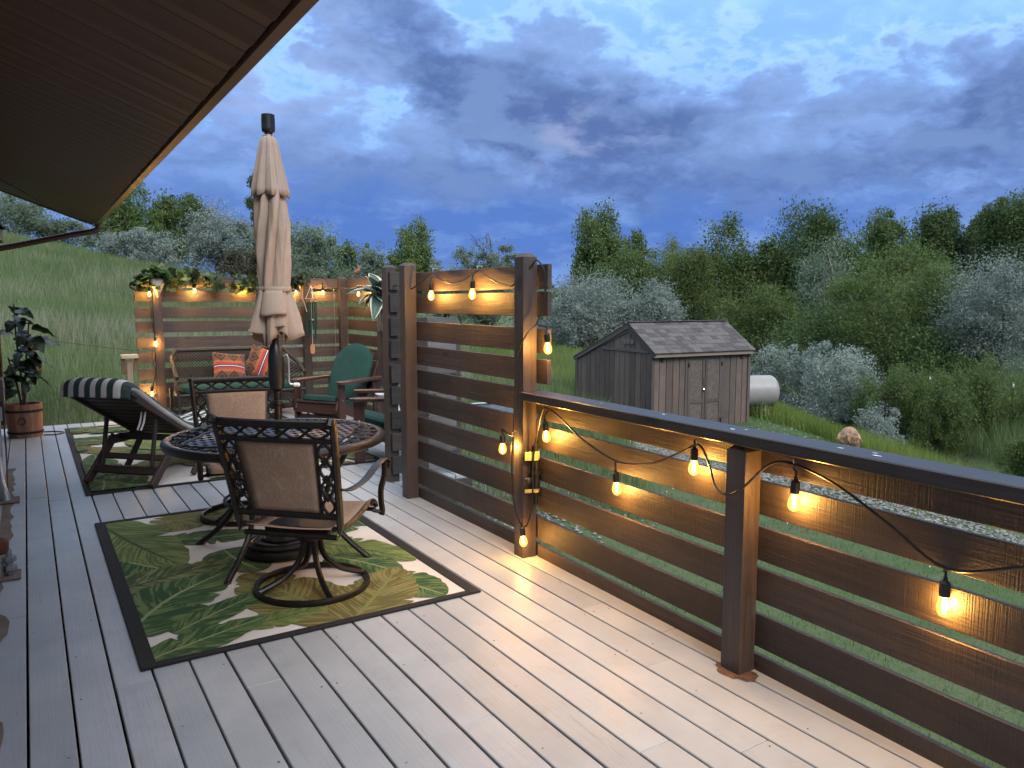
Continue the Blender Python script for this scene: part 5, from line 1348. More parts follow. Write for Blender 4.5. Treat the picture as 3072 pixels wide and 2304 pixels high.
# ------------------------------------------------------------------ shed
def make_shed():
    # corner where front and gable meet: (u 3.06, v 16.6); front runs right and away, gable runs left and away
    A = Vector((3.06, 16.6)); fx = Vector((.886, .469)).normalized(); gx = Vector((-.469, .886)).normalized()
    X0, Y0 = uv2xy(A.x, A.y); ang = math.atan2(fx.y, fx.x) - R(YAW)
    zg = -1.46
    o = empty('garden_shed', (X0, Y0, zg), ang, 'grey brown wooden garden shed with double doors and shingle roof', 'shed')
    m = wood_mat('shed_siding', (.088, .061, .049), (.145, .104, .083), .75, .3, False); tr = wood_mat('shed_trim', (.060, .045, .038), (.095, .073, .062), .7, .2, False)
    W, D = 2.82, 3.0; fe, re_, rg_, rt = 1.93, 1.64, 2.48, .85       # front eave, rear eave, ridge heights and the ridge's depth
    def roofz(t): return fe + (rg_ - fe) * t / rt if t < rt else rg_ + (re_ - rg_) * (t - rt) / (D - rt)
    n = 15; wb = W / n
    dx0, dx1 = .98, 1.98
    for i in range(n):
        xc = (i + .5) * wb
        if dx0 - .05 < xc < dx1 + .05:
            board('siding_board', o, (xc, -.002, 1.74), (xc, -.002, fe - .06), wb - .014, .018, m, up=(0, -1, 0), ch=.003)
        else: board('siding_board', o, (xc, -.002, .02), (xc, -.002, fe - .06), wb - .014, .018, m, up=(0, -1, 0), ch=.003)
        board('siding_board', o, (xc, D + .002, .02), (xc, D + .002, re_ - .06), wb - .014, .018, m, up=(0, 1, 0), ch=.003)
    n2 = 15; wd = D / n2
    for i in range(n2):
        tcn = (i + .5) * wd; h = min(roofz(i * wd), roofz((i + 1) * wd)) - .05
        for xx, sg in ((-.002, -1), (W + .002, 1)): board('siding_board', o, (xx, tcn, .02), (xx, tcn, h), wd - .014, .018, m, up=(sg, 0, 0), ch=.003)
    MB().prism([(0.01, 0.0), (D - .01, 0.0), (D - .01, re_ - .05), (rt, rg_ - .06), (0.01, fe - .05)], .012, W - .012, 'yz').build('core', plain('shed_core', (.03, .025, .022), .9), o)
    for xx in (-.006, W + .006):
        for yy in (-.006, D + .006): board('corner_board', o, (xx, yy, .0), (xx, yy, (fe if yy < 1 else re_) - .05), .075, .075, tr, up=(0, 1, 0), ch=.003)
    for xx, sg in ((-.035, -1), (W + .035, 1)):
        board('bargeboard', o, (xx, -.14, fe - .15), (xx, rt, rg_ - .06), .12, .03, tr, up=(sg, 0, 0)); board('bargeboard', o, (xx, rt, rg_ - .06), (xx, D + .12, re_ - .10), .12, .03, tr, up=(sg, 0, 0))
        board('gable_rail', o, (xx * .6 + (W * .4 if xx > 1 else 0), .12, fe - .06), (xx * .6 + (W * .4 if xx > 1 else 0), 1.9, fe - .06), .07, .022, tr, up=(sg, 0, 0))
        board('gable_trim', o, (-.022 if xx < 0 else W + .022, .16, fe - .02), (-.022 if xx < 0 else W + .022, rt, rg_ - .17), .05, .02, tr, up=(sg, 0, 0)); board('gable_trim', o, (-.022 if xx < 0 else W + .022, rt, rg_ - .17), (-.022 if xx < 0 else W + .022, 1.95, fe - .0), .05, .02, tr, up=(sg, 0, 0))
    for k in range(3): MB().box((-.028, rt - .14 + .14 * k, 2.06), (.014, .11, .10), ch=.003).build('gable_vent', plain('vent_grey', (.14, .13, .125), .6), o)
    board('eave_board', o, (-.05, -.13, fe - .13), (W + .05, -.13, fe - .13), .09, .022, wood_mat('shed_eave', (.15, .105, .08), (.20, .145, .11), .7, .2, False), up=(0, -1, 0))
    # roof decks and shingles
    sh = [plain('shingle_%d' % k, c, .9, 0, .25, 30, .5) for k, c in enumerate(((.060, .052, .050), (.082, .071, .068), (.105, .092, .088)))]
    def plane_roof(t0, z0, t1, z1, rows, nm):
        p0, p1 = Vector((0, t0, z0)), Vector((0, t1, z1)); d = p1 - p0; nr = Vector((0, -d.z, d.y)).normalized(); nr = nr if nr.z > 0 else -nr
        board(nm, o, Vector((W / 2, t0, z0)) , Vector((W / 2, t1, z1)), W + .12, .02, tr, up=nr)
        rr = random.Random(3)
        if rows:
            Ls = d.length / rows
            for i in range(rows):
                k0 = -.06; x = k0 - rr.uniform(0, .18)
                while x < W + .06:
                    wd_ = rr.uniform(.15, .26); a, b = max(x, -.065), min(x + wd_, W + .065)
                    if b - a > .03:
                        c0 = p0 + d * (i / rows) + nr * (.022 + rr.uniform(0, .004)); c1 = c0 + d.normalized() * (Ls * 1.12) - nr * .004
                        board('shingle', o, (Vector(((a + b) / 2, 0, 0)) + c0), (Vector(((a + b) / 2, 0, 0)) + c1), round(b - a - .004, 2), .009, rr.choice(sh), up=nr, ch=0)
                    x += wd_
    plane_roof(-.16, fe - .10, rt + .005, rg_ + .005, 8, 'roof_deck')
    plane_roof(D + .14, re_ - .07, rt - .005, rg_ + .005, 0, 'roof_deck')
    rr = random.Random(9)
    for i in range(14):
        x = -.06 + i * (W + .12) / 14; board('ridge_cap', o, (x, rt, rg_ + .035), (x + (W + .12) / 14 + .01, rt, rg_ + .032), .14, .012, rr.choice(sh), ch=.002)
    # double doors
    dm = plain('door_panel', (.115, .085, .070), .85, 0, .25, 18, .5, .01)
    board('door_frame', o, (dx0 - .04, -.018, .0), (dx0 - .04, -.018, 1.80), .07, .03, tr, up=(0, -1, 0)); board('door_frame', o, (dx1 + .04, -.018, .0), (dx1 + .04, -.018, 1.80), .07, .03, tr, up=(0, -1, 0)); board('door_frame', o, (dx0 - .08, -.018, 1.80), (dx1 + .08, -.018, 1.80), .08, .032, tr, up=(0, -1, 0))
    for k, (a, b) in enumerate(((dx0, (dx0 + dx1) / 2 - .006), ((dx0 + dx1) / 2 + .006, dx1))):
        d_ = MB().box(((a + b) / 2, -.012, .89), (b - a, .02, 1.72)).build('door', dm, o)
        for (p, q, wv_) in (((a + .035, .04), (a + .035, 1.745), .07), ((b - .035, .04), (b - .035, 1.745), .07), ((a + .07, 1.71), (b - .07, 1.71), .07), ((a + .07, .72), (b - .07, .72), .08), ((a + .07, .07), (b - .07, .07), .08)):
            board('door_rail', d_, (p[0], -.030, p[1]), (q[0], -.030, q[1]), wv_, .016, tr, up=(0, -1, 0))
        for z in (.25, 1.55): MB().box((a + .01 if k == 0 else b - .01, -.043, z), (.05, .008, .09), ch=.002).build('hinge', MAT['black'], d_)
    mid_ = (dx0 + dx1) / 2
    MB().box((mid_ - .03, -.050, 1.16), (.03, .02, .16), ch=.004).build('latch_bar', tr, o)
    MB().lathe([(.012, 0), (.03, .005), (.034, .03), (.02, .045), (0, .048)], 14).build('door_knob', plain('chrome', (.8, .8, .8), .15, 1.0), o, True, Matrix.Translation((mid_ - .05, -.038, .98)) @ Matrix.Rotation(R(90), 4, 'X'))
    for xx in (.26, W - .22): MB().lathe([(.05, 0), (.06, .005), (.06, .02), (.05, .024), (.035, .015), (0, .012)], 18).build('round_vent', MAT['black'], o, True, Matrix.Translation((xx, -.012, 1.70)) @ Matrix.Rotation(R(90), 4, 'X'))
make_shed()
# ------------------------------------------------------------------ propane tank behind the shed
def make_tank():
    u, v = 5.95, 19.6; x, y = uv2xy(u, v); zg = float(gz_uv(u, v))
    o = empty('propane_tank', (x, y, zg), R(-YAW + 12), 'pale cream propane tank lying behind the shed', 'tank')
    r, L, zc = .41, 1.5, -.80 - zg
    prof = [(r * math.sin(a), -L / 2 - .20 * math.cos(a)) for a in np.linspace(0, math.pi / 2, 9)] + [(r, -L / 2 + .02), (r * 1.004, -.0), (r, L / 2 - .02)] + [(r * math.sin(a), L / 2 + .20 * math.cos(a)) for a in np.linspace(math.pi / 2, 0, 9)]
    MB().lathe(prof, 40, cap=False).build('shell', MAT['cream'], o, True, Matrix.Translation((0, 0, zc)) @ Matrix.Rotation(R(90), 4, 'Y'))
    MB().lathe([(.13, 0), (.13, .10), (.11, .15), (0, .17)], 18, (0, 0, zc + r - .02)).build('valve_dome', MAT['cream'], o, True)
    for s in (-1, 1):
        MB().box((s * .55, 0, .08), (.12, .6, .16), ch=.01).build('foot_block', plain('concrete', (.36, .34, .31), .9, 0, .15, 20, .4), o)
        MB().box((s * .55, 0, (.16 + zc - r * .8) / 2 + .02), (.06, .42, max(.05, zc - r * .8 - .10)), ch=.01).build('saddle', MAT['cream'], o)
make_tank()
# ------------------------------------------------------------------ wire fence stakes
for i, (u, v, h, lab) in enumerate(((6.95, 20.2, 1.15, 'metal fence stake with white tip beside the propane tank'), (13.2, 24.0, 1.2, 'white tipped fence stake among the shrubs above the creek'), (13.6, 20.6, 1.3, 'white tipped fence stake between the silver shrub and the willow thicket'))):
    x, y = uv2xy(u, v); z = float(gz_uv(u, v)); o = empty('fence_stake', (x, y, z), R(-YAW), lab, 'stake', 'wire fence stakes with white tips')
    MB().box((0, 0, h / 2 - .1), (.035, .012, h), ch=.002).build('stake', plain('stake_green', (.02, .035, .025), .6), o); MB().box((0, -.015, h / 2 - .1), (.008, .02, h)).build('flange', MAT['black'], o)
    MB().box((0, 0, h - .04), (.04, .03, .14), ch=.003).build('tip', MAT['white'], o)
wf = []
for q in range(20):
    u = -10 + q * .75; v = 13.0 + .1 * q; x, y = uv2xy(u, v); wf.append((x, y, float(gz_uv(u, v)) + .55 + .01 * math.sin(q)))
tag(cable('fence_wire', wf, .004, MAT['black'], n=2, seg=5), 'single strand of wire strung across the tall grass', 'wire')
# ------------------------------------------------------------------ dog, seen from behind
def make_dog():
    u, v = 5.86, 13.1; x, y = uv2xy(u, v); z = float(gz_uv(u, v))
    o = empty('dog', (x, y, z), R(-YAW - 25), 'fluffy golden tan dog standing on the lawn, seen from behind', 'dog')
    J = {}; vs = []; es = []; rad = []
    def jt(nm, p, r, par=None):
        J[nm] = len(vs); vs.append(p); rad.append(r)
        if par: es.append((J[par], J[nm]))
    jt('rump', (0, -.20, .44), (.135, .14)); jt('loin', (0, -.02, .45), (.125, .135), 'rump'); jt('chest', (0, .24, .42), (.135, .17), 'loin')
    jt('neck', (0, .42, .38), (.085, .10), 'chest'); jt('skull', (0, .56, .30), (.075, .08), 'neck'); jt('muzzle', (0, .66, .24), (.045, .04), 'skull'); jt('nose', (0, .73, .20), (.03, .027), 'muzzle')
    jt('tail1', (0, -.30, .47), (.03, .03), 'rump'); jt('tail2', (0, -.335, .43), (.026, .024), 'tail1'); jt('tail3', (.0, -.335, .38), (.018, .018), 'tail2')
    for s, n in ((-1, 'l'), (1, 'r')):
        jt('hip' + n, (s * .095, -.20, .38), (.10, .12), 'rump'); jt('knee' + n, (s * .105, -.12, .27), (.065, .075), 'hip' + n); jt('hock' + n, (s * .10, -.27, .145), (.036, .038), 'knee' + n); jt('paw' + n, (s * .10, -.24, .03), (.034, .03), 'hock' + n); jt('toe' + n, (s * .10, -.18, .022), (.03, .022), 'paw' + n)
        jt('sh' + n, (s * .095, .24, .34), (.07, .09), 'chest'); jt('elb' + n, (s * .095, .20, .24), (.048, .05), 'sh' + n); jt('wri' + n, (s * .092, .23, .10), (.033, .034), 'elb' + n); jt('fp' + n, (s * .092, .25, .028), (.034, .028), 'wri' + n)
        jt('ear' + n, (s * .065, .54, .36), (.03, .02), 'skull'); jt('eart' + n, (s * .10, .55, .30), (.02, .012), 'ear' + n)
    me = bpy.data.meshes.new('body'); me.from_pydata(vs, es, [])
    m, n = new_mat('golden_fur'); t = n.node('ShaderNodeTexCoord').outputs['Object']; a = n.noise(n.mapping(t, (40, 40, 9)), 1, 4, .6); tx, ty, tz = n.xyz(t)
    c = n.mix(n.maprange(a, .3, .7), (.26, .135, .065), (.44, .26, .145)); c = n.mix(n.maprange(tz, .10, .03), c, (.65, .58, .48))
    finish(n, c, .85, 0, a, .6, .02, sheen=.3)
    b = link('body', me, m, o)
    sk = b.modifiers.new('skin', 'SKIN'); sk.use_smooth_shade = True
    for i, r in enumerate(rad): me.skin_vertices[0].data[i].radius = r
    me.skin_vertices[0].data[0].use_root = True
    b.modifiers.new('sub', 'SUBSURF').levels = 2; b.modifiers['sub'].render_levels = 2
    # fur tufts over the hindquarters and back
    rr = random.Random(4); V, F = [], []
    for k in range(5200):
        a = rr.uniform(0, 2 * math.pi); yy = rr.uniform(-.34, .34); bulge = math.sqrt(max(.02, 1 - ((yy + .02) / .40) ** 2)); c_ = Vector((.150 * math.cos(a) * bulge, yy, .43 + .16 * math.sin(a) * bulge))
        if yy < -.2 and rr.random() < .5:
            s = rr.choice((-1, 1)); c_ = Vector((s * .10 + .105 * math.cos(a), -.20 - .11 * abs(math.sin(a * .5)), .37 + .12 * math.sin(a)))
        nrm = Vector((math.cos(a), -.35 if yy < 0 else .1, math.sin(a))).normalized(); d = (nrm * .45 + Vector((rr.uniform(-.3, .3), -.55, -.75))).normalized() * rr.uniform(.03, .06); sd = d.cross(nrm).normalized() * .004
        b0 = len(V); V += [c_ + sd, c_ - sd, c_ + d]; F.append((b0, b0 + 1, b0 + 2))
    link('fur', np_mesh('fur', [tuple(p) for p in V], F), m, o)
    MB().lathe([(.0, .012), (.014, .008), (.016, 0), (.01, -.008), (0, -.01)], 10, (0, .742, .21)).build('nose', MAT['black'], o, True)
    for s in (-1, 1): MB().lathe([(0, .009), (.007, .006), (.009, 0), (.006, -.006), (0, -.009)], 8, (s * .045, .61, .32)).build('eye', MAT['black'], o, True)
make_dog()
# ------------------------------------------------------------------ pale cold frame and trough outside the privacy panel
u, v = 1.0, 14.2; x, y = uv2xy(-.45, 14.6); cz = float(gz(x, y)); CF = empty('cold_frame', (x, y, cz), R(-10), 'low box with pale sloping lid on the lawn, seen through the slats', 'cold frame')
MB().prism([(-.40, 0), (.40, 0), (.40, .30), (-.40, .50)], -.6, .6, 'yz').build('box', plain('blue_grey_plastic', (.16, .20, .22), .5), CF)
MB().box((0, 0, .42), (1.28, .90, .02), Matrix.Rotation(R(-14), 3, 'X')).build('lid', plain('frosted_lid', (.50, .58, .62), .25, 0, .05, 5, .05), CF)
# ------------------------------------------------------------------ trees and shrubs
def foliage_mat(name, c1, c2, c3, transl=.25, rough=.6, scale=.9):
    m, n = new_mat(name); t = n.node('ShaderNodeTexCoord').outputs['Object']; oi = n.node('ShaderNodeObjectInfo').outputs['Random']
    a = n.noise(t, scale, 3, .55); b = n.noise(t, 7.0, 3, .6)
    c = n.mix(n.maprange(a, .35, .65), c1, c2)
    c = n.mix(n.m('MULTIPLY', n.maprange(b, .50, .72), .75), c, c3)
    sc = n.node('ShaderNodeVectorMath', operation='SCALE'); n.put(sc.inputs[0], c); n.put(sc.inputs['Scale'], n.m('MULTIPLY_ADD', oi, .3, .85))
    finish(n, sc.outputs[0], rough, 0, transl=transl, spec=.25)
    return m
FOL = {'olive': foliage_mat('silver_olive_leaf', (.19, .235, .20), (.29, .335, .29), (.44, .48, .44), .28, .6),
       'cot': foliage_mat('cottonwood_leaf', (.080, .128, .036), (.122, .172, .050), (.20, .24, .078), .38, .5),
       'darkcot': foliage_mat('dark_tree_leaf', (.066, .110, .036), (.098, .145, .048), (.155, .20, .068), .38, .5),
       'willow': foliage_mat('willow_leaf', (.095, .148, .042), (.145, .20, .060), (.235, .28, .098), .4, .55),
       'grey': foliage_mat('grey_green_leaf', (.12, .165, .105), (.175, .22, .145), (.25, .29, .205), .3, .6),
       'rust': foliage_mat('brown_shrub_leaf', (.075, .068, .040), (.10, .095, .055), (.13, .12, .08), .22, .6)}
MAT['trunk'] = plain('grey_bark', (.11, .095, .08), .9, 0, .3, 6, .8, .03)
MAT['pale_trunk'] = plain('pale_bark', (.34, .31, .27), .85, 0, .25, 6, .6, .03)
def crown(rng, lobes, nleaf, size, upright=0.0, elong=2.0, nclump=90, spread=.11, H=6.0):
    """leaf blades in clumps through a union of ellipsoids; returns verts (n*4,3) and the clump centres"""
    vol = np.array([l[3] * l[4] * l[5] for l in lobes]); pk = rng.choice(len(lobes), nclump, p=vol ** .67 / (vol ** .67).sum())
    L = np.array(lobes)[pk]
    d = rng.normal(size=(nclump, 3)); d /= np.linalg.norm(d, axis=1)[:, None]
    rr = rng.uniform(.12, 1.0, nclump) ** .5
    C = L[:, :3] + d * L[:, 3:6] * rr[:, None]
    k = rng.integers(0, nclump, nleaf)
    rad = L[:, 3][k] * rng.uniform(.7, 1.3, nclump)[k]
    off = np.clip(rng.normal(size=(nleaf, 3)), -1.7, 1.7) * (spread * rad)[:, None] * 2.2
    off[:, 2] *= .8 + upright
    P = C[k] + off
    P[:, 2] = np.maximum(P[:, 2], .08)
    dirv = rng.normal(size=(nleaf, 3)); dirv[:, 2] += upright * 2.5; dirv /= np.linalg.norm(dirv, axis=1)[:, None]
    side = np.cross(dirv, rng.normal(size=(nleaf, 3))); side /= np.linalg.norm(side, axis=1)[:, None] + 1e-9
    s = size * rng.uniform(.45, 1.7, nleaf)[:, None]
    a = P - dirv * s * .5 - side * s / elong * .5; b = P - dirv * s * .5 + side * s / elong * .5; c = P + dirv * s * .5
    return np.stack([a, b, c], 1).reshape(-1, 3), C
def tree(name, label, cat, u, v, H, hw, kind, seed, group=None, shape='tree', dens=1.0, lean=0.0, leafpx=1.95, pale=False):
    rng = np.random.default_rng(seed); rr = random.Random(seed)
    x, y = uv2xy(u, v); z = float(gz_uv(u, v)) - .05
    o = empty(name, (x, y, z), rr.uniform(0, 6.28), label, cat, group)
    if shape == 'tree':
        lobes = [(0, 0, H * .64, hw * .74, hw * .74, H * .34), (hw * .1, 0, H * .36, hw * .7, hw * .7, H * .26)]
        for i in range(5):
            a = rr.uniform(0, 6.28); zz = rr.uniform(.35, .88); q = rr.uniform(.3, .62) * (1.25 - zz * .75)
            lobes.append((hw * q * math.cos(a), hw * q * math.sin(a), H * zz, hw * rr.uniform(.28, .44), hw * rr.uniform(.28, .44), H * rr.uniform(.10, .17)))
    elif shape == 'poplar':
        lobes = [(0, 0, H * .56, hw * .52, hw * .52, H * .43)]
        for i in range(4):
            a = rr.uniform(0, 6.28); q = rr.uniform(.35, .7); hh = rr.uniform(.55, .92)
            lobes.append((hw * q * math.cos(a), hw * q * math.sin(a), H * hh * .55, hw * rr.uniform(.28, .40), hw * rr.uniform(.28, .40), H * hh * .42))
    elif shape == 'mound':
        lobes = [(0, 0, H * .46, hw * .78, hw * .78, H * .44)]
        for i in range(8):
            a = rr.uniform(0, 6.28); q = rr.uniform(.35, .72); zz = rr.uniform(.25, .78)
            lobes.append((hw * q * math.cos(a), hw * q * math.sin(a), H * zz, hw * rr.uniform(.22, .40), hw * rr.uniform(.22, .40), H * rr.uniform(.14, .24)))
    else:                                                         # 'spray': upright stems
        lobes = []
        for i in range(14):
            a = rr.uniform(0, 6.28); q = rr.uniform(0, .75); hh = rr.uniform(.6, 1.0) * (1 - .35 * q)
            lobes.append((hw * q * math.cos(a), hw * q * math.sin(a), H * hh * .52, hw * .20, hw * .20, H * hh * .46))
    px = v / 764.0; size = max(leafpx * px, .03)
    area = (2 * hw / px) * (H / px)
    nleaf = int(min(60000, max(3000, area * 3.2 * dens * 4.4 / (leafpx ** 2))))
    ncl = int(np.clip(area / 42, 55, 220))
    up = .7 if shape == 'spray' else (.5 if shape == 'poplar' else .35 if shape == 'tree' else .08)
    V, C = crown(rng, lobes, nleaf, size, up, {'olive': 2.6, 'willow': 2.8, 'grey': 2.4}.get(kind, 1.6), ncl, .105 if shape != 'spray' else .16, H)
    F = np.arange(len(V)).reshape(-1, 3)
    link('crown', np_mesh('crown', V, F), FOL[kind], o)
    tm = MAT['pale_trunk'] if pale else MAT['trunk']; r0 = max(.05, H * .021)
    if shape in ('tree', 'poplar'):
        pts = [(0, 0, -.1), (rr.uniform(-.1, .1) * hw * .4, rr.uniform(-.1, .1) * hw * .4, H * .3), (rr.uniform(-.15, .15) * hw, rr.uniform(-.15, .15) * hw, H * .6), (0, 0, H * .88)]
        sp = spline(pts, 5); MB().tube(sp, [r0 * (1 - .85 * i / (len(sp) - 1)) for i in range(len(sp))], 8).build('trunk', tm, o, True)
        base_z = (.18, .62)
    else:
        for k in range(3):
            a = rr.uniform(0, 6.28); sp = spline([(.1 * math.cos(a), .1 * math.sin(a), -.1), (hw * .2 * math.cos(a), hw * .2 * math.sin(a), H * .3), (hw * .35 * math.cos(a), hw * .35 * math.sin(a), H * .68)], 5)
            MB().tube(sp, [r0 * .7 * (1 - .8 * i / (len(sp) - 1)) for i in range(len(sp))], 7).build('trunk', tm, o, True)
        base_z = (.05, .35)
    lb = MB()
    for c in C[rng.choice(len(C), min(len(C), 16), replace=False)]:
        z0 = H * rr.uniform(*base_z); z0 = min(z0, max(.1, c[2] * .8)); p0 = Vector((0, 0, z0)); p1 = Vector(c)
        mdp = (p0 + p1) / 2 + Vector((0, 0, -.06 * H)); lb.tube(spline([p0, mdp, p1], 4), [r0 * .42, r0 * .36, r0 * .32, r0 * .28, r0 * .24, r0 * .2, r0 * .15, r0 * .11, r0 * .06], 5)
    lb.build('limb', tm, o, True)
    return o
def T(name, label, cat, px, topy, hwpx, v, kind, seed, shape='tree', group=None, **kw):
    """px, topy, hwpx: where the plant stands along the horizon and how tall it looks, turned into metres at distance v"""
    u = (px - 1106) / 1650 * v; z = float(gz_uv(u, v)); H = 1.5 + (652 - topy) / 1650 * v - z
    return tree(name, label, cat, u, v, max(H, .6), hwpx / 1650 * v, kind, seed, group, shape, **kw)
G1, G2, G3 = 'trees along the hill behind the far fence', 'trees along the creek behind the shed', 'silver and green shrubs by the creek'
T('cottonwood_tree', 'tall green tree rising just right of the gutter end', 'tree', 290, 372, 72, 48, 'cot', 1, 'poplar', G1)
T('leafy_tree', 'rounded green tree second from the gutter on the hill', 'tree', 372, 425, 52, 52, 'cot', 2, 'tree', G1)
T('leafy_tree', 'dark green tree on the hill left of the umbrella', 'tree', 432, 415, 56, 55, 'darkcot', 3, 'tree', G1)
T('silver_shrub', 'pale silver shrub at the hill crest below the gutter end', 'shrub', 262, 500, 52, 42, 'olive', 4, 'mound', G1)
T('silver_shrub', 'pale silver shrub on the crest between gutter and umbrella', 'shrub', 352, 492, 62, 41, 'olive', 5, 'mound', G1)
T('olive_tree', 'large silver olive tree directly left of the umbrella', 'tree', 482, 428, 84, 42, 'olive', 6, 'mound', G1)
T('olive_tree', 'large silver grey olive tree directly right of the umbrella', 'tree', 660, 440, 92, 43, 'grey', 7, 'mound', G1)
T('olive_tree', 'grey olive shrub under the soffit at far left', 'tree', 40, 425, 115, 45, 'grey', 8, 'mound', G1)
T('olive_tree', 'grey shrub behind the sloping downspout', 'tree', 165, 468, 70, 47, 'grey', 9, 'mound', G1)
T('leafy_tree', 'narrow dark tree top showing behind the umbrella', 'tree', 560, 372, 34, 57, 'darkcot', 10, 'poplar', G1)
T('brown_shrub', 'brownish shrub at the hill foot behind the umbrella', 'shrub', 535, 525, 52, 38, 'rust', 11, 'mound', G1)
T('grey_shrub', 'grey shrub low on the hill right of the brownish one', 'shrub', 610, 520, 55, 37, 'grey', 12, 'mound', G1)
T('leafy_tree', 'small dark green tree above the bird ornament', 'tree', 748, 515, 40, 56, 'darkcot', 13, 'tree', G1)
T('leafy_tree', 'small grey green tree above the hosta plant', 'tree', 803, 522, 42, 55, 'grey', 14, 'tree', G1)
T('grey_shrub', 'low grey shrub behind the side fence', 'shrub', 730, 575, 70, 45, 'grey', 15, 'mound', G1)
T('cottonwood_tree', 'tall leafy tree just above the privacy panel left post', 'tree', 898, 468, 68, 52, 'cot', 16, 'poplar', G1, dens=1.15)
T('leafy_shrub', 'round yellow green bush at the tall tree foot', 'shrub', 868, 540, 46, 50, 'willow', 17, 'mound', G1)
T('olive_tree', 'broad grey olive tree above the privacy panel', 'tree', 1045, 512, 88, 48, 'grey', 18, 'mound', G1)
T('grey_shrub', 'low grey bush left of the broad olive tree', 'shrub', 965, 545, 50, 50, 'olive', 19, 'mound', G1)
T('cottonwood_tree', 'tall double crowned tree right of the privacy panel', 'tree', 1292, 443, 92, 50, 'cot', 20, 'poplar', G2, dens=1.1)
T('cottonwood_tree', 'green tree behind the silver shrubs and shed gable', 'tree', 1372, 492, 62, 53, 'cot', 21, 'poplar', G2)
T('cottonwood_tree', 'yellow green tree above the shed roof left end', 'tree', 1445, 500, 70, 52, 'willow', 22, 'poplar', G2)
T('cottonwood_tree', 'twin crowned tree with pale stems above the shed roof right end', 'tree', 1562, 470, 95, 46, 'cot', 23, 'poplar', G2, pale=True)
T('green_thicket', 'dark green thicket filling the gap behind the shed roof', 'thicket', 1450, 585, 110, 48, 'darkcot', 24, 'mound', G2)
T('olive_tree', 'large pale silver shrub left of the shed', 'tree', 1290, 575, 125, 36, 'olive', 25, 'mound', G2, dens=1.15)
T('olive_tree', 'pale silver shrub just behind the shed gable', 'tree', 1415, 588, 70, 36, 'olive', 26, 'mound', G2)
T('silver_shrub', 'small silver shrub between privacy post and shed', 'shrub', 1215, 640, 55, 40, 'olive', 27, 'mound', G2)
T('silver_shrub', 'small silver shrub above the shed roof ridge', 'shrub', 1520, 638, 55, 44, 'olive', 28, 'mound', G2)
T('cottonwood_tree', 'tallest dark tree right of the shed', 'tree', 1735, 442, 100, 44, 'darkcot', 29, 'tree', G2, dens=1.1)
T('willow_tree', 'bright bushy tree behind the shed right edge', 'tree', 1640, 590, 100, 38, 'willow', 30, 'mound', G2)
T('cottonwood_tree', 'loose grey green tree with a pale trunk right of the shed', 'tree', 1780, 515, 80, 38, 'grey', 31, 'tree', G2, dens=.8, pale=True)
T('cottonwood_tree', 'dark round crowned tree, left of two against the sky at right', 'tree', 1898, 460, 74, 50, 'darkcot', 32, 'tree', G2)
T('cottonwood_tree', 'dark round crowned tree, right of two against the sky', 'tree', 2012, 448, 78, 50, 'darkcot', 33, 'tree', G2)
T('leafy_tree', 'narrow dark tree between the round crowns and frame edge', 'tree', 2100, 462, 55, 51, 'darkcot', 34, 'tree', G2)
T('cottonwood_tree', 'big dark tree at the right edge of the frame', 'tree', 2190, 398, 100, 46, 'darkcot', 35, 'tree', G2)
T('willow_tree', 'wide bright green bushy tree in the right middle ground', 'tree', 1925, 560, 135, 30, 'willow', 36, 'mound', G2, dens=1.15)
T('green_thicket', 'dark green thicket below the tallest tree', 'thicket', 1790, 650, 150, 33, 'darkcot', 37, 'mound', G2)
T('green_thicket', 'dark green thicket under the wide bright tree', 'thicket', 2010, 690, 130, 28, 'darkcot', 38, 'mound', G2)
T('olive_tree', 'huge silver blue olive tree at the right edge', 'tree', 2165, 512, 150, 27, 'olive', 39, 'mound', G2, dens=1.2)
T('leafy_tree', 'mid green tree filling the gap left of the shed ridge', 'tree', 1355, 545, 95, 45, 'cot', 50, 'tree', G2)
T('leafy_tree', 'mid green tree filling the skyline above the shed doors', 'tree', 1495, 540, 90, 44, 'willow', 51, 'tree', G2)
T('leafy_tree', 'mid green tree right of the twin crowned tree', 'tree', 1648, 525, 80, 45, 'cot', 52, 'tree', G2)
T('leafy_tree', 'mid green tree between the tallest tree and the round crowns', 'tree', 1835, 530, 85, 43, 'cot', 53, 'tree', G2)
T('leafy_tree', 'mid green tree below the two dark round crowns', 'tree', 1965, 530, 95, 40, 'cot', 54, 'tree', G2)
T('silver_shrub', 'silver shrub just above the propane tank', 'shrub', 1665, 722, 62, 31, 'olive', 40, 'mound', G3)
T('silver_shrub', 'silver shrub second to the right from the tank', 'shrub', 1745, 735, 60, 29, 'olive', 41, 'mound', G3)
T('silver_shrub', 'large silver shrub in front of the green thicket', 'shrub', 1822, 722, 90, 25, 'olive', 42, 'mound', G3, dens=1.15)
T('willow_shrub', 'upright yellow green willow shrub right of the large silver shrub', 'shrub', 1950, 722, 110, 23, 'willow', 43, 'spray', G3)
T('willow_shrub', 'tall upright willow shrub at the right edge above the creek', 'shrub', 2130, 732, 135, 20.5, 'willow', 44, 'spray', G3, dens=1.1)
T('green_thicket', 'dark undergrowth along the creek behind the stakes', 'thicket', 1985, 820, 115, 25.5, 'darkcot', 45, 'mound', G3)
T('green_thicket', 'dark undergrowth on the far creek bank at the right edge', 'thicket', 2150, 860, 95, 23.5, 'darkcot', 46, 'mound', G3)
T('silver_shrub', 'small round silver bush by the grass bank', 'shrub', 1898, 862, 58, 18.2, 'olive', 47, 'mound', G3)
T('willow_shrub', 'tall airy willow shrub between the two fence stakes', 'shrub', 2040, 752, 78, 19.5, 'willow', 49, 'spray', G3, dens=.9)
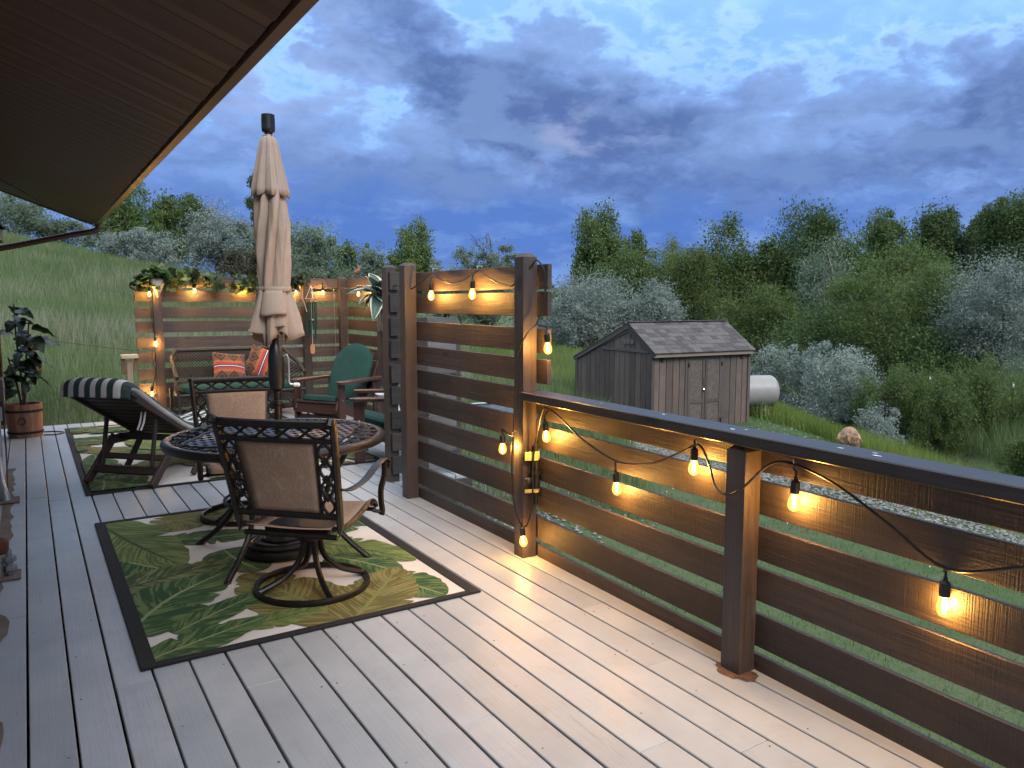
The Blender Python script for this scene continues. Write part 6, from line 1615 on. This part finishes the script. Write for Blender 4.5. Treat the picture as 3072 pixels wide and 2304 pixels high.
T('willow_shrub', 'leafy bush hanging over the creek at lower right', 'shrub', 2235, 895, 80, 16.5, 'willow', 48, 'spray', G3)
for i, (px, topy, hwp, v, kd) in enumerate(((1180, 600, 90, 62, 'darkcot'), (1000, 590, 120, 66, 'grey'), (800, 575, 120, 66, 'darkcot'), (600, 500, 140, 64, 'darkcot'), (1520, 560, 150, 62, 'darkcot'), (1850, 560, 160, 60, 'darkcot'), (2120, 540, 150, 58, 'darkcot'), (330, 480, 150, 62, 'darkcot'))):
    lab = ['far tree belt right of the privacy panel', 'far grey tree belt behind the broad olive tree', 'far tree belt behind the hosta plant', 'far tree belt behind the umbrella', 'far tree belt behind the shed', 'far tree belt behind the tallest tree', 'far tree belt behind the right hand trees', 'far tree belt on the hill at left'][i]
    T('distant_trees', lab, 'trees', px, topy, hwp, v, kd, 60 + i, 'mound', 'far tree belts', dens=.3)
# bare dead tree
def bare():
    v = 47.0; u = (1062 - 1106) / 1650 * v; x, y = uv2xy(u, v); z = float(gz_uv(u, v)); H = 1.5 + (652 - 468) / 1650 * v - z
    o = empty('dead_tree', (x, y, z), 0, 'bare dead tree standing above the grey olive tree', 'tree'); rr = random.Random(77)
    t = MB()
    def br(p, d, l, r, dep):
        q = p + d * l * .5 + Vector((rr.uniform(-.1, .1), rr.uniform(-.1, .1), 0)) * l; e = p + d * l
        t.tube([p, q, e], [r, r * .8, r * .55], 6)
        if dep:
            for k in range(2 if dep > 3 else 3):
                nd = (d + Vector((rr.uniform(-.6, .6), rr.uniform(-.6, .6), rr.uniform(0, .5)))).normalized(); br(e if k < 2 else q, nd, l * rr.uniform(.35, .55), r * .55, dep - 1)
    br(Vector((0, 0, 0)), Vector((.04, 0, 1)), H * .50, .11, 4); t.build('trunk', plain('dead_bark', (.07, .06, .055), .9), o, True)
bare()

# ------------------------------------------------------------------ grass
def blades(rng, u, v, h, wdt, lean=.35):
    n = len(u); z = gz_uv(u, v) - .02
    a = rng.uniform(0, 2 * np.pi, n); sx, sy = np.cos(a) * wdt / 2, np.sin(a) * wdt / 2
    la = rng.uniform(0, 2 * np.pi, n); ln = lean * h * rng.uniform(.2, 1.2, n); lx, ly = np.cos(la) * ln, np.sin(la) * ln
    B = np.stack([u, v, z], 1); S_ = np.stack([sx, sy, np.zeros(n)], 1)
    m = B + np.stack([lx * .35, ly * .35, h * .55], 1); t = B + np.stack([lx, ly, h], 1)
    V = np.stack([B - S_, B + S_, m - S_ * .75, m + S_ * .75, t], 1).reshape(-1, 3)
    i = np.arange(n)[:, None] * 5
    F = np.concatenate([i + np.array([[0, 1, 3]]), i + np.array([[0, 3, 2]]), i + np.array([[2, 3, 4]])], 1).reshape(-1, 3)
    return V, F
def grass_mat(name, c1, c2, c3, scale=.35):
    m, n = new_mat(name); t = n.node('ShaderNodeTexCoord').outputs['Object']
    a = n.noise(t, scale, 4, .6); b = n.noise(t, 9, 3, .6)
    c = n.mix(n.maprange(a, .38, .62), c1, c2); c = n.mix(n.m('MULTIPLY', n.maprange(b, .5, .72), .7), c, c3)
    finish(n, c, .7, 0, transl=.28, spec=.2); return m
def in_deck(u, v, pad=.02):
    x, y = uv2xy(u, v)
    return ((x > -6) & (x < 2.55 + pad) & (y < Y_FAR + .06) & (y > -3)) | ((x > 2) & (x < 4.0 + pad) & (y > 5.7) & (y < Y_FAR + .06))
def in_shed(u, v):
    du, dv = u - 3.06, v - 16.6; a = du * .886 + dv * .469; b = -du * .469 + dv * .886
    return (a > -.05) & (a < 2.9) & (b > -.05) & (b < 3.1)
def grass_stuff(name, label, mat, seed, n, ur, vr, hh, ww, keep=None, lean=.35, vpow=1.0):
    rng = np.random.default_rng(seed)
    u = rng.uniform(*ur, n); v = vr[0] + (vr[1] - vr[0]) * rng.uniform(0, 1, n) ** vpow
    k = ~in_deck(u, v) & ~in_shed(u, v)
    if keep is not None: k &= keep(u, v, rng)
    u, v = u[k], v[k]
    h = rng.uniform(hh[0], hh[1], len(u)); wd = ww * (.6 + .05 * v) * rng.uniform(.7, 1.3, len(u))
    V, F = blades(rng, u, v, h, wd, lean)
    o = link(name, np_mesh(name, V, F), mat); o.matrix_basis = UVM
    tag(o, label, 'grass', None, 'stuff'); return o
def lump(u, v): return np.sin(u * .55 + 1.3 * np.sin(v * .31)) * np.sin(v * .42 + 1.1 * np.sin(u * .37))
def wedge(u, v): return (np.abs(u / np.maximum(v, 1)) < .74) & (u < 1.6 + .12 * (v - 9))
gm_hill = grass_mat('tall_green_grass', (.105, .155, .055), (.155, .20, .085), (.21, .235, .13))
gm_pale = grass_mat('pale_seed_grass', (.24, .24, .165), (.31, .29, .21), (.38, .35, .27))
gm_gold = grass_mat('yellow_bank_grass', (.125, .185, .036), (.185, .235, .055), (.25, .27, .085))
gm_lawn = grass_mat('lawn_grass', (.050, .125, .028), (.078, .165, .040), (.12, .19, .06), .8)
grass_stuff('tall_grass', 'tall green meadow grass covering the hillside behind the deck', gm_hill, 1, 150000, (-30, 4), (8.5, 44), (.28, .60), .0095, lambda u, v, r: wedge(u, v), .4, 1.25)
grass_stuff('seed_grass', 'pale dry seed heads standing in the hillside grass', gm_pale, 2, 110000, (-26, -1), (11.0, 34), (.42, .80), .0055, lambda u, v, r: wedge(u, v) & (r.uniform(0, 1, len(u)) < np.clip(.10 + .95 * np.exp(-((v - 17 + 1.5 * np.sin(u * .5)) / 3.6) ** 2) * (.65 + .5 * lump(u * .9, v * .9)) + .35 * lump(u * .6, v * .6), 0.03, .95)), .35, 1.0)
grass_stuff('meadow_grass', 'green meadow grass beyond the shed and tank', gm_gold, 3, 62000, (-2, 12.5), (19, 46), (.3, .65), .0085, lambda u, v, r: (u < 7.5 + (v - 14) * .14) & ((v > 21.5) | (u > 6.2)), .4, 1.3)
grass_stuff('bank_grass', 'tall yellow green grass on the creek bank', gm_gold, 4, 42000, (5.5, 9.3), (8.5, 24), (.28, .62), .0065, lambda u, v, r: (u > 6.3 + .11 * (v - 9) + .5 * np.sin(v * .8)) & (u < 8.6 + .05 * (v - 9) + .25 * np.sin(v * 2.1)) , .4, 1.0)
grass_stuff('far_bank_grass', 'green grass on the far creek bank', gm_hill, 5, 26000, (11.6, 17), (10, 28), (.35, .8), .008, None, .4)
grass_stuff('lawn', 'short green lawn outside the railing', gm_lawn, 6, 150000, (.2, 9.5), (1.5, 21), (.03, .085), .0042, lambda u, v, r: (u < 6.6 + .11 * (v - 9)) & (u > .2), .5, 1.35)
# pale gravel and stones showing through the thin lawn
def stones():
    rng = np.random.default_rng(12); n = 7000
    u = rng.uniform(.8, 8.0, n); v = rng.uniform(2.0, 20, n)
    ys = rng.uniform(2.5, 13, 4600); xs = 9.15 + .13 * (ys - 5) + rng.normal(0, .32, 4600)
    yp = rng.normal(8.2, .9, 2600); xp = rng.normal(5.0, .5, 2600)
    ue, ve = xy2uv(np.concatenate([xs, xp]), np.concatenate([ys, yp])); u = np.concatenate([u, ue]); v = np.concatenate([v, ve]); n0 = n; n = len(u)
    x, y = uv2xy(u, v)
    strip = (np.arange(n) >= n0) * 1.0
    patch = np.exp(-(((u - 6.4) / 1.2) ** 2 + ((v - 16.4) / 2.2) ** 2)) * .22 + np.exp(-(((u - 4.9) / 1.0) ** 2 + ((v - 14.6) / 1.4) ** 2)) * .18
    edge = np.exp(-((x - 2.95) / .22) ** 2) * (y > 2.4) * (y < 8) * .75
    k = (rng.uniform(0, 1, n) < np.clip(strip + patch + edge, 0, 1)) & ~in_deck(u, v, .1) & ~in_shed(u, v)
    u, v = u[k], v[k]; m = len(u); z = gz_uv(u, v) + .012
    tmpl = np.array([(1, 0, 0), (.5, .85, 0), (-.5, .8, .05), (-1, 0, 0), (-.45, -.9, 0), (.55, -.8, 0), (.45, .3, .55), (-.4, .3, .6), (0, -.5, .5)])
    tf = np.array([(0, 1, 6), (1, 2, 7), (1, 7, 6), (2, 3, 7), (3, 4, 8), (3, 8, 7), (4, 5, 8), (5, 0, 6), (5, 6, 8), (6, 7, 8)])
    s = rng.uniform(.012, .030, m)[:, None, None]; a = rng.uniform(0, 6.28, m); ca, sa = np.cos(a), np.sin(a)
    Tm = np.repeat(tmpl[None], m, 0) * (1 + rng.uniform(-.25, .25, (m, 9, 3)))
    X = Tm[:, :, 0] * ca[:, None] - Tm[:, :, 1] * sa[:, None]; Yv = Tm[:, :, 0] * sa[:, None] + Tm[:, :, 1] * ca[:, None]
    V = np.stack([X, Yv, Tm[:, :, 2]], 2) * s + np.stack([u, v, z], 1)[:, None, :]
    F = (tf[None] + (np.arange(m) * 9)[:, None, None]).reshape(-1, 3)
    mt, nn = new_mat('pale_gravel'); t = nn.node('ShaderNodeTexCoord').outputs['Object']; q = nn.noise(t, 23, 2, .6)
    finish(nn, nn.ramp(q, [(.3, (.07, .066, .06)), (.5, (.15, .145, .135)), (.68, (.30, .29, .28))]), .85)
    o = link('gravel', np_mesh('gravel', V.reshape(-1, 3), F), mt); o.matrix_basis = UVM; tag(o, 'scattered pale gravel on the lawn beside the deck', 'gravel', None, 'stuff')
stones()
# small white clover dots in the lawn
def clover():
    rng = np.random.default_rng(5); n = 40; u = rng.uniform(.8, 7, n); v = rng.uniform(2, 15, n); k = ~in_deck(u, v, .1) & ~in_shed(u, v); u, v = u[k], v[k]
    z = gz_uv(u, v) + .09; s = .009; o4 = np.array([(s, 0, 0), (0, s, .004), (-s, 0, 0), (0, -s, .004), (0, 0, .014), (0, 0, -.008)])
    V = (np.stack([u, v, z], 1)[:, None, :] + o4[None]).reshape(-1, 3); tf = np.array([(0, 1, 4), (1, 2, 4), (2, 3, 4), (3, 0, 4), (1, 0, 5), (2, 1, 5), (3, 2, 5), (0, 3, 5)])
    F = (tf[None] + (np.arange(len(u)) * 6)[:, None, None]).reshape(-1, 3)
    o = link('clover_flowers', np_mesh('clover_flowers', V, F), MAT['white']); o.matrix_basis = UVM; tag(o, 'tiny white clover flowers dotting the lawn', 'flowers', None, 'stuff')
clover()
